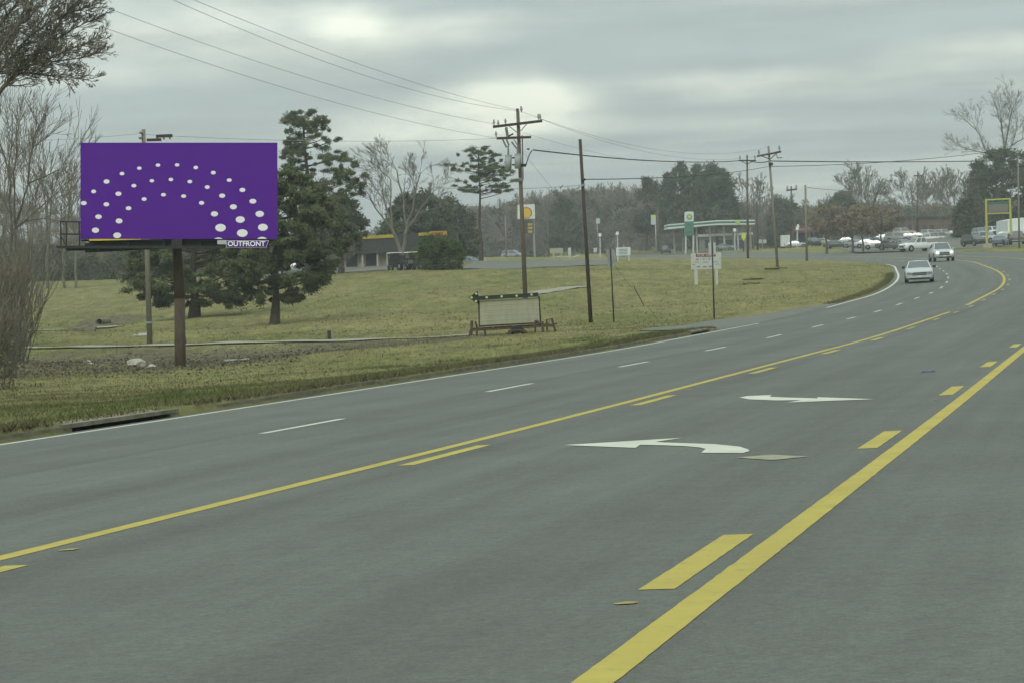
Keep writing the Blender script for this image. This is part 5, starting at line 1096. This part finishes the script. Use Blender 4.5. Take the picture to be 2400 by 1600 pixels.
ev('tall round crowned evergreen above the green canopy', (1680, 582), 296, [(388, 1660, 1680), (398, 1650, 1700), (415, 1640, 1710), (440, 1630, 1716), (480, 1625, 1725), (530, 1620, 1735)], (1675, 400), 260, cs=9)
ev('pale evergreen at the left shoulder of the spiky pines', (1515, 584), 310, [(422, 1508, 1525), (440, 1500, 1540), (480, 1490, 1560), (540, 1480, 1570)], (1516, 430), 120, (.05, .06, .035), (.11, .12, .07))
ev('dark evergreen left of the slim pale pole in the far trees', (1320, 588), 300, [(468, 1310, 1335), (490, 1295, 1350), (530, 1285, 1360), (580, 1285, 1365)], (1322, 475), 130)
ev('dark evergreen clump right of the leaning pole', (1830, 575), 310, [(470, 1815, 1840), (490, 1800, 1880), (530, 1795, 1910), (570, 1795, 1915)], (1830, 478), 170)
ev('evergreen left of the conical bare tree', (1975, 560), 300, [(455, 1965, 1985), (470, 1945, 2000), (500, 1935, 2010), (545, 1930, 2010)], (1975, 460), 130)
ev('large dense evergreen at the right edge under the big bare tree', (2330, 572), 240, [(352, 2310, 2345), (362, 2300, 2400), (385, 2285, 2430), (420, 2270, 2440), (470, 2255, 2445), (520, 2245, 2445), (572, 2250, 2445)], (2335, 365), 560, cs=10, ls=.5, per=80)
ev('darker evergreen behind the white suv left of the big one', (2262, 575), 230, [(470, 2255, 2280), (500, 2240, 2300), (550, 2235, 2310)], (2262, 480), 120)
BRN_LO, BRN_HI = (.13, .10, .065), (.22, .175, .115)
def street_tree(px, py, d, label):
    conifer('street_tree', label, (px, py), d, [(488, px-30, px+28), (505, px-42, px+42), (530, px-40, px+40), (548, px-24, px+25)], (px-1, 495), 5, 60, 34, 9, .40, BRN_LO, BRN_HI, .8, 'brown leaved street trees in front of the lot', nbr=20, mt='bark')
for px, py, d, l in ((1937, 589, 200, 'brown leaved street tree at the left end of the lot'), (1998, 588, 198, 'brown leaved street tree second from the left'), (2022, 588, 196, 'brown leaved street tree in the middle of the lot front'), (2066, 589, 194, 'brown leaved street tree nearest the white pickup')):
    street_tree(px, py, d, l)

# bare trees
def bare_px(name, label, bpx, d, limbs, mt=('bark', 'twig'), group=None, maxl=4, cat='tree', shrink=1., **kw):
    """limbs: list of (start photo point, end photo point, radius m, depth drift m)"""
    lp, m = frame(bpx[0], bpx[1], d); t = thing(name, label, cat, ak(bpx[0], bpx[1], d), group=group); segs = []
    for (a, b, r, dy, lv) in limbs:
        A_, B_ = np.array(lp3(lp, *a)), np.array(lp3(lp, *b)); L_ = np.linalg.norm(B_-A_); tg = (B_-A_)/L_
        if segs:
            E_ = np.array([q[3:6] for q in segs]); ok_ = np.array([q[8] <= 1 for q in segs]); dj = ((E_[:, [0, 2]]-A_[[0, 2]])**2).sum(1)+np.where(ok_, 0, 1e9); A_ = E_[dj.argmin()].copy()
        B_[1] = A_[1]+dy; prev = A_; n_ = 5 if lv == 0 else 4; rt = r*(.72 if lv == 0 else .5); lvl_ = min(lv, 1) if lv < 2 else 1
        for k in range(1, n_+1):
            x = A_+(B_-A_)*k/n_+(rng.normal(0, .018*L_, 3) if k < n_ else 0); segs.append((*prev, *x, r+(rt-r)*(k-1)/n_, r+(rt-r)*k/n_, lvl_)); prev = x
            if lv == 0: continue
            for e in range(3 if k == n_ else (2 if k > 1 else 0)):
                p_ = rng.normal(0, 1, 3); p_ -= tg*p_.dot(tg); p_ = nrm(p_); sp = rng.uniform(.3, .95); dd = nrm(tg*math.cos(sp)+p_*math.sin(sp)+np.array([0, 0, .1]))
                grow(segs, x, dd, L_*shrink*rng.uniform(.35, .7), (r+(rt-r)*k/n_)*.5, max(lv+1, 2), maxl, **kw)
    bare_parts(t, segs, 1, *mt); return t
def branchy(name, label, bpx, d, trunk, lines, sub=(18, 36), step=7., maxl=5, rmin=.009, bud=.028):
    lp, m = frame(bpx[0], bpx[1], d); t = thing(name, label, 'tree', ak(bpx[0], bpx[1], d)); segs = []
    for (a_, b_, r0, r1) in trunk: segs.append((*lp3(lp, *a_), *lp3(lp, *b_), r0, r1, 0))
    for li, (line, r0, r1, y0) in enumerate(lines):
        P_ = [np.array(lp3(lp, *q, y0+.25*k*math.sin(li*1.7))) for k, q in enumerate(line)]; tot = sum(np.linalg.norm(q-p) for p, q in zip(P_[:-1], P_[1:])); run = 0.
        E_ = np.array([q[3:6] for q in segs if q[8] <= 1]); P_.insert(0, E_[((E_-P_[0])**2).sum(1).argmin()]) if ((E_-P_[0])**2).sum(1).min() > 1e-5 else None
        tot = sum(np.linalg.norm(q-p) for p, q in zip(P_[:-1], P_[1:]))
        for p, q in zip(P_[:-1], P_[1:]):
            L_ = np.linalg.norm(q-p); tg = (q-p)/L_; nst = max(1, int(L_/(step*m))); prev = p
            for k in range(1, nst+1):
                f_ = (run+L_*k/nst)/tot; x = p+(q-p)*k/nst+rng.normal(0, .5*m, 3)*(k < nst); ra = r0+(r1-r0)*max(0, f_-1/nst*L_/tot); rb = r0+(r1-r0)*f_
                segs.append((*prev, *x, ra, rb, 1)); prev = x
                for e in range(2):
                    a_ = rng.normal(0, 1, 3); a_ -= tg*a_.dot(tg); a_ = nrm(a_); sp = rng.uniform(.35, .95); dd = nrm(tg*math.cos(sp)+a_*math.sin(sp)+np.array([.1, 0, .12]))
                    grow(segs, x, dd, rng.uniform(*sub)*m*(1.15-.4*f_), max(rb*.45, rmin*1.3), 3, maxl, .5, .06, (3, 4), .66, .14, 3, rmin)
            run += L_
    bare_parts(t, segs, 1, 'bark', 'twig')
    A_ = np.array(segs); tip = A_[A_[:, 8] >= maxl][:, 3:6]; V, Fc, T_ = leaf_cloud(tip, np.full(len(tip), .02), 1, bud, (.07, .06, .04), (.15, .13, .09), 1, 1.8); raw('buds', V, Fc, 'leaf', t, T_)
    return t
branchy('bare_tree', 'large bare tree whose twiggy branches overhang the top left corner', (-150, 900), 40, [((-150, 915), (-120, 480), .34, .26), ((-120, 480), (-70, 320), .24, .14), ((-70, 320), (0, 213), .14, .085), ((-120, 480), (-90, 200), .2, .14), ((-90, 200), (-40, 60), .14, .09), ((-90, 260), (0, 120), .13, .085)],
    [([(0, 213), (45, 163), (110, 107), (135, 58), (170, 12)], .075, .02, 0), ([(45, 163), (110, 142), (165, 116), (228, 96)], .04, .012, -.5), ([(-30, 190), (0, 170), (50, 105), (92, 68), (150, 36), (222, 12)], .06, .012, .6), ([(0, 172), (60, 172), (120, 178), (165, 182), (200, 188)], .035, .010, .3), ([(0, 120), (40, 62), (62, 10), (80, -40)], .06, .02, -.6), ([(110, 107), (165, 72), (225, 42)], .03, .010, .5), ([(-10, 70), (35, 15), (60, -30)], .06, .03, .9), ([(120, 146), (180, 138), (238, 124)], .022, .009, -.2), ([(70, 85), (110, 30), (140, -20)], .035, .015, -.9), ([(20, 140), (70, 130), (120, 118)], .03, .012, 1.0), ([(0, 90), (60, 50), (110, 0)], .04, .015, .2), ([(150, 36), (200, -10), (235, -30)], .025, .012, .4), ([(-20, 40), (10, 0), (30, -40)], .05, .03, -.3)], maxl=5)
bare_px('bare_tree', 'multi stemmed bare tree at the left edge beside the billboard', (32, 880), 64, [((32, 890), (30, 640), .16, 0, 0), ((30, 640), (18, 470), .085, .4, 1), ((30, 640), (38, 440), .085, -.4, 1), ((38, 560), (62, 430), .07, .2, 1), ((62, 440), (72, 320), .05, .2, 1), ((18, 470), (22, 310), .05, .3, 1), ((38, 440), (45, 300), .05, -.3, 1), ((50, 545), (110, 470), .045, .3, 1), ((62, 432), (135, 398), .045, -.2, 2), ((95, 490), (165, 420), .03, .3, 2), ((55, 520), (150, 500), .03, -.4, 2), ((20, 420), (-20, 300), .05, .4, 1), ((70, 350), (130, 300), .03, 0, 2), ((72, 330), (100, 260), .03, .3, 2)],
    maxl=4, shrink=.8, spread=.42, up=.08, kids=(3, 4), ratio=.66, wob=.12, rmin=.011)
for k, (px, top, d, lab) in enumerate([(112, 400, 92, 'slender bare tree right of the multi stemmed tree'), (152, 440, 96, 'slender bare tree left of the billboard walkway'), (178, 460, 110, 'slender bare tree behind the billboard walkway'), (75, 410, 100, 'slender bare tree behind the multi stemmed tree'), (10, 350, 90, 'slender bare tree at the very left edge')]):
    bare_px('bare_tree', lab, (px, 668), d, [((px, 676), (px-4, 560), .12, 0, 0), ((px-3, 590), (px-14, top+40), .07, .3, 1), ((px-3, 575), (px+14, top+20), .07, -.3, 1), ((px-4, 560), (px, top+60), .06, .2, 1)], ('bark_grey', 'twig_far'), 'slender bare trees at the left', 4, spread=.38, up=.2, kids=(3, 4), ratio=.66, rmin=.018)
def thicket(label, px, py, d, w, h, n, seed):
    t = thing('bare_shrub', label, 'shrub', on(px, py, d), group='bare shrubs at the left edge'); m = mpp(d); segs = []; LC = []
    for k in range(n):
        x = rng.normal(0, w*m*.45); y = rng.normal(0, .9); segs.append((0, 0, -.25, x, y, -.1, .03, .022, 1)); grow(segs, (x, y, -.1), (rng.normal(0, .18), rng.normal(0, .18), 1), h*m*rng.uniform(.35, .6), .022, 1, 3, .45, .25, (3, 4), .7, .12, 3, .010); LC.append((x, y, h*m*rng.random()**1.3*.9))
    bare_parts(t, segs, 1, 'bark_grey', 'twig', ('stems', 'twigs')); V, Fc, T_ = leaf_cloud(LC*3, np.full(len(LC)*3, .5), 20, .11, (.10, .095, .05), (.19, .18, .095)); raw('dead_leaves', V, Fc, 'leaf', t, T_)
thicket('dense bare shrub filling the lower left edge', 8, 905, 43, 26, 300, 46, 1); thicket('bare shrub behind the dense one at the left edge', 36, 850, 50, 24, 240, 36, 2); thicket('low bare shrub at the left edge near the verge', -20, 930, 37, 34, 210, 36, 3); thicket('bare shrub beside the left stub post', 22, 800, 62, 26, 190, 30, 4)
bare_px('bare_tree', 'wide bare tree with several pale trunks behind the restaurant', (952, 608), 143, [((948, 612), (920, 540), .25, 0, 0), ((958, 612), (955, 520), .22, 0, 0), ((920, 545), (895, 440), .13, .5, 1), ((925, 550), (870, 470), .12, -.6, 1), ((955, 530), (930, 400), .13, .4, 1), ((957, 520), (985, 410), .12, -.5, 1), ((960, 530), (1015, 450), .12, .6, 1), ((925, 545), (915, 420), .12, .7, 1)], ('bark_grey', 'twig_far'), None, 5, shrink=.62, spread=.50, up=.08, kids=(3, 4), ratio=.66, rmin=.018)
bare_px('bare_tree', 'huge bare tree spreading above the evergreen at the right edge', (2345, 570), 256, [((2345, 580), (2350, 400), .38, 0, 0), ((2350, 400), (2357, 340), .2, 0, 1), ((2357, 350), (2345, 270), .17, .6, 1), ((2357, 345), (2370, 260), .16, -.6, 1), ((2345, 380), (2310, 350), .16, .8, 1), ((2312, 352), (2285, 290), .12, .3, 1), ((2318, 370), (2262, 350), .11, -.5, 1), ((2275, 365), (2235, 340), .07, .3, 2), ((2290, 300), (2255, 270), .06, .3, 2), ((2370, 390), (2385, 300), .14, .6, 1), ((2380, 360), (2420, 310), .12, -.5, 1), ((2345, 290), (2330, 240), .07, .2, 2)],
    ('bark', 'twig_far'), None, 5, shrink=.72, spread=.48, up=.05, kids=(3, 4), ratio=.64, rmin=.020)
def upright(label, bpx, d, top, w, group='bare trees beyond the road', mt=('bark_grey', 'twig_far'), n=9, maxl=5):
    lp, m = frame(bpx[0], bpx[1], d); h = (bpx[1]-top)*m; t = thing('bare_tree', label, 'tree', on(*bpx, d), group=group); segs = []; r = .012*h
    prev = np.array([0, 0, -.3]); 
    for k in range(1, 7):
        q = np.array([rng.normal(0, .01*h), rng.normal(0, .01*h), h*.9*k/6]); segs.append((*prev, *q, r*(1.1-.16*k), r*(.95-.16*k)+.02, 0)); prev = q
    for k in range(n):
        f_ = .22+.62*k/n; a = rng.uniform(0, 6.28); L_ = w*m*.5*(1.15-.7*f_)*1.25
        grow(segs, (0, 0, h*.9*f_), (math.cos(a)*.85, math.sin(a)*.85, .75), L_, r*.30*(1.2-f_), 1, maxl, .48, .13, (3, 4), .66, .12, 3, max(.02, .00007*d*K))
    bare_parts(t, segs, 0, *mt); return t
upright('conical bare tree rising above the brown street trees', (2026, 570), 235, 392, 84, n=14)
upright('bare tree with upright branches left of the brick building', (2140, 550), 290, 382, 70, n=12); upright('round crowned bare tree above the brick building', (2205, 550), 285, 402, 80, n=12); upright('bare tree beside the upright utility pole above the canopy', (1765, 575), 300, 405, 70, n=12); upright('bare tree between the leaning pole and plain post', (1850, 575), 310, 455, 60, n=10)
upright('bare tree behind the shell emblem sign', (1205, 595), 320, 448, 60, n=8); upright('bare tree right of the bare pole', (1400, 588), 320, 425, 70, n=10); upright('bare tree left of the spiky pines', (1450, 588), 320, 430, 70, n=10); upright('bare tree left of the bare pole', (1340, 590), 320, 438, 80, n=10); upright('grey bare tree left of the far evergreen', (1275, 592), 320, 440, 70, n=10)
upright('bare tree over the red canopy', (1920, 570), 300, 462, 60, n=9); upright('small bare tree beside the restaurant car park, left', (762, 640), 133, 560, 40, n=8); upright('small bare tree beside the restaurant car park, right', (797, 641), 132, 560, 45, n=8); upright('young bare tree beside the golf carts', (808, 640), 131, 575, 30, n=7)
upright('low bare tree behind the monument sign', (1310, 598), 300, 470, 60, n=8); upright('bare tree left of the big evergreen', (2248, 560), 240, 410, 70, n=11)
# ------------------------------------------------------------------ far woods and hedges: masses no one could count
def mass(name, label, line, d0, d1, n, tints, bottom, per=26, ls=1.0, twig=0.5):
    xs = [q[0] for q in line]; tops = [q[1] for q in line]; V_, T_ = [], []; px = rng.uniform(xs[0], xs[-1], n); dd = rng.uniform(d0, d1, n); ty = np.interp(px, xs, tops)
    cen, rad_ = [], []
    for X, D, Y in zip(px, dd, ty):
        yb = np.interp(X, [q[0] for q in bottom], [q[1] for q in bottom]); y = Y+(yb-Y)*rng.random()**1.2+rng.normal(0, 4); q = ak(X, y, D); cen.append(q); rad_.append(mpp(D)*rng.uniform(7, 13))
    cen = np.array(cen); k = rng.integers(0, len(tints), n); V, Fc = [], []
    allv, alltint = [], []
    for j, (lo, hi, el, up) in enumerate(tints):
        s = k == j
        if s.sum() == 0: continue
        v, f, t_ = leaf_cloud(cen[s], np.array(rad_)[s], per, ls*(1.8 if el > 5 else 1), lo, hi, .9, el, up); allv.append(v); alltint.append(t_)
    v = np.concatenate(allv); o_ = raw(name, v, np.arange(len(v)).reshape(-1, 3), 'leaf', None, np.concatenate(alltint)); tag(o_, label, 'woods', kind='stuff'); return o_
BARE = ((.10, .088, .068), (.185, .165, .130), 12, 1.6); GRN = ((.045, .055, .032), (.095, .105, .060), 2.2, 0); BRN = ((.095, .075, .05), (.17, .135, .09), 2.2, 0)
mass('woods', 'far brown and green woods behind the petrol stations', [(1000, 520), (1230, 478), (1300, 462), (1400, 452), (1540, 455), (1720, 480), (1800, 492), (1900, 500)], 305, 400, 2600, [BARE, BARE, GRN], [(1000, 600), (1900, 582)], 40, .95)
mass('woods', 'far brown woods behind the car lot and brick building', [(1880, 495), (1960, 490), (2060, 485), (2130, 492), (2250, 488), (2420, 480)], 300, 400, 1500, [BARE, BRN, GRN], [(1880, 580), (2420, 560)], 40, .95)
mass('woods', 'dark evergreen hedge along the crest of the left field', [(-40, 560), (60, 575), (140, 590), (230, 600), (330, 585), (430, 580), (620, 585)], 155, 190, 1700, [GRN, GRN, GRN, BARE], [(-40, 662), (620, 660)], 60, .42)
mass('woods', 'thin bare wood above the hedge at the left', [(-40, 440), (60, 480), (140, 500), (220, 540), (320, 580)], 165, 200, 420, [BARE], [(-40, 620), (320, 630)], 40, .6)
mass('woods', 'distant wooded skyline closing the view', [(-400, 590), (600, 575), (1000, 540), (1500, 510), (2000, 520), (2800, 510)], 420, 520, 2600, [BARE, GRN, GRN], [(-400, 650), (2800, 575)], 40, 1.6)

# ------------------------------------------------------------------ grass blades (stuff)
def blades(name, label, n, d0, d1, h0, h1, w, xr=(-80, 2480), kerb=False, keep=None, shade=1., gb=0.):
    if kerb:
        s = rng.uniform(-6, 170, n); o = EDGE_L-.02-np.abs(rng.normal(0, .30, n)); P = rp(s, o); xy = P[:, :2]; d = None
        k = ~((s > 60) & (s < 100)) & ~(((s > 2.6) & (s < 8) | (s > 54.8) & (s < 59)) & (o > EDGE_L-1.2)); xy, s, o = xy[k], s[k], o[k]
    else:
        d = d0+(d1-d0)*rng.random(n)**.8; px = rng.uniform(*xr, n); u = (px-1200)/F; xy = np.stack([u*d, d], 1); s, o = so_of(xy)
        k = (o < EDGE_L-.12) & ~((s > 58) & (s < 104) & (o > -7.8))
        if keep is not None: k &= keep(xy)
        xy, s, o = xy[k], s[k], o[k]
    n = len(xy); z = ground_z(xy, s, o); p = np.c_[xy, z-.01]
    h = rng.uniform(h0, h1, n)*(1+.5*np.sin(xy[:, 0]*.9+2*np.sin(xy[:, 1]*.35))**2); a = rng.uniform(0, 2*np.pi, n); ww = w*rng.uniform(.6, 1.5, n)
    e = np.stack([np.cos(a), np.sin(a), 0*a], 1); ln = rng.normal(0, .45, (n, 2)); tip = p+np.c_[ln*h[:, None], h]
    v = np.stack([p-e*ww[:, None]/2, p+e*ww[:, None]/2, tip], 1).reshape(-1, 3)
    g = .5+.5*np.sin(xy[:, 0]*.45+1.3*np.sin(xy[:, 1]*.21))*np.sin(xy[:, 1]*.17+.6*np.sin(xy[:, 0]*.5)); g = np.clip(g*.75+rng.normal(0, .22, n)-.16+gb, 0, 1)[:, None]
    soil = soil_amount(xy, s, o)[:, None]*.7
    straw = np.array([.225, .200, .085]); green = np.array([.118, .142, .038]); br = np.array([.15, .125, .075])
    c = straw*(1-g)+green*g; c = c*(1-soil)+br*soil; c *= rng.uniform(.68, 1.15, (n, 1))*shade
    o_ = raw(name, v, np.arange(3*n).reshape(-1, 3), 'blade', None, np.repeat(c, 3, 0)); return tag(o_, label, 'grass', kind='stuff')
blades('grass', 'ragged grass and weeds along the kerb', 52000, 0, 0, .03, .11, .014, kerb=True, shade=.80, gb=.10)
def tufts(n, label):
    c_s = rng.uniform(-4, 60, n); c_o = EDGE_L-.5-np.abs(rng.normal(0, 2.6, n)); s_ = np.repeat(c_s, 260)+rng.normal(0, 1.0, n*260)*np.repeat(rng.uniform(.3, 1.3, n), 260); o_ = np.minimum(np.repeat(c_o, 260)+rng.normal(0, .33, n*260), EDGE_L-.12)
    k = ~(((s_ > 2.4) & (s_ < 8.2)) & (o_ > EDGE_L-.9)); s_, o_ = s_[k], o_[k]; P = rp(s_, o_); xy = P[:, :2]; n_ = len(xy); p = np.c_[xy, ground_z(xy, s_, o_)-.01]; h = rng.uniform(.04, .12, n_); a = rng.uniform(0, 6.28, n_); e = np.stack([np.cos(a), np.sin(a), 0*a], 1)*.007
    tip = p+np.c_[rng.normal(0, .5, (n_, 2))*h[:, None], h]; c = np.array([.085, .135, .030])*rng.uniform(.65, 1.25, (n_, 1))
    tag(raw('grass', np.stack([p-e, p+e, tip], 1).reshape(-1, 3), np.arange(3*n_).reshape(-1, 3), 'blade', None, np.repeat(c, 3, 0)), label, 'grass', kind='stuff')
tufts(80, 'patches of fresh green grass on the near verge')
blades('grass', 'rough winter grass on the near verge', 110000, 24, 62, .02, .06, .012, (-320, 1300), shade=.80, gb=.16)
blades('grass', 'short winter grass on the bank and around the arrow sign', 60000, 55, 125, .02, .07, .028, (-80, 1900), shade=.92, gb=.06)
blades('grass', 'short winter grass over the field', 45000, 115, 270, .03, .09, .06)
# dead leaves on the bank below the path
q0, q1 = ak(-20, 880, 46), ak(760, 850, 50); n = 2600; xy = np.stack([rng.uniform(q0.x, q1.x, n), rng.normal((q0.y+q1.y)/2, 6.5, n)], 1); s_, o_ = so_of(xy); zz = ground_z(xy, s_, o_)+.005
V, Fc, T_ = leaf_cloud(np.c_[xy, zz], np.full(n, .05), 3, .09, (.11, .095, .06), (.24, .21, .14), .3, 1.3); tag(raw('leaf_litter', V, Fc, 'blade', None, T_), 'brown leaf litter on the bank below the path', 'leaf litter', kind='stuff')
# ------------------------------------------------------------------ thin winter haze
hz = MB().box((0, 420, 34), (1500, 1500, 78)).build('haze', None); tag(hz, 'thin pale winter haze over the whole place', 'haze', kind='stuff')
hm = bpy.data.materials.new('haze_air'); hm.use_nodes = True; hn = hm.node_tree; hn.nodes.clear(); ho = hn.nodes.new('ShaderNodeOutputMaterial'); hv = hn.nodes.new('ShaderNodeVolumePrincipled')
hv.inputs['Color'].default_value = (.93, .96, .93, 1); hv.inputs['Density'].default_value = 0.00036; hv.inputs['Anisotropy'].default_value = .2; hn.links.new(hv.outputs[0], ho.inputs['Volume']); hz.data.materials.append(hm)
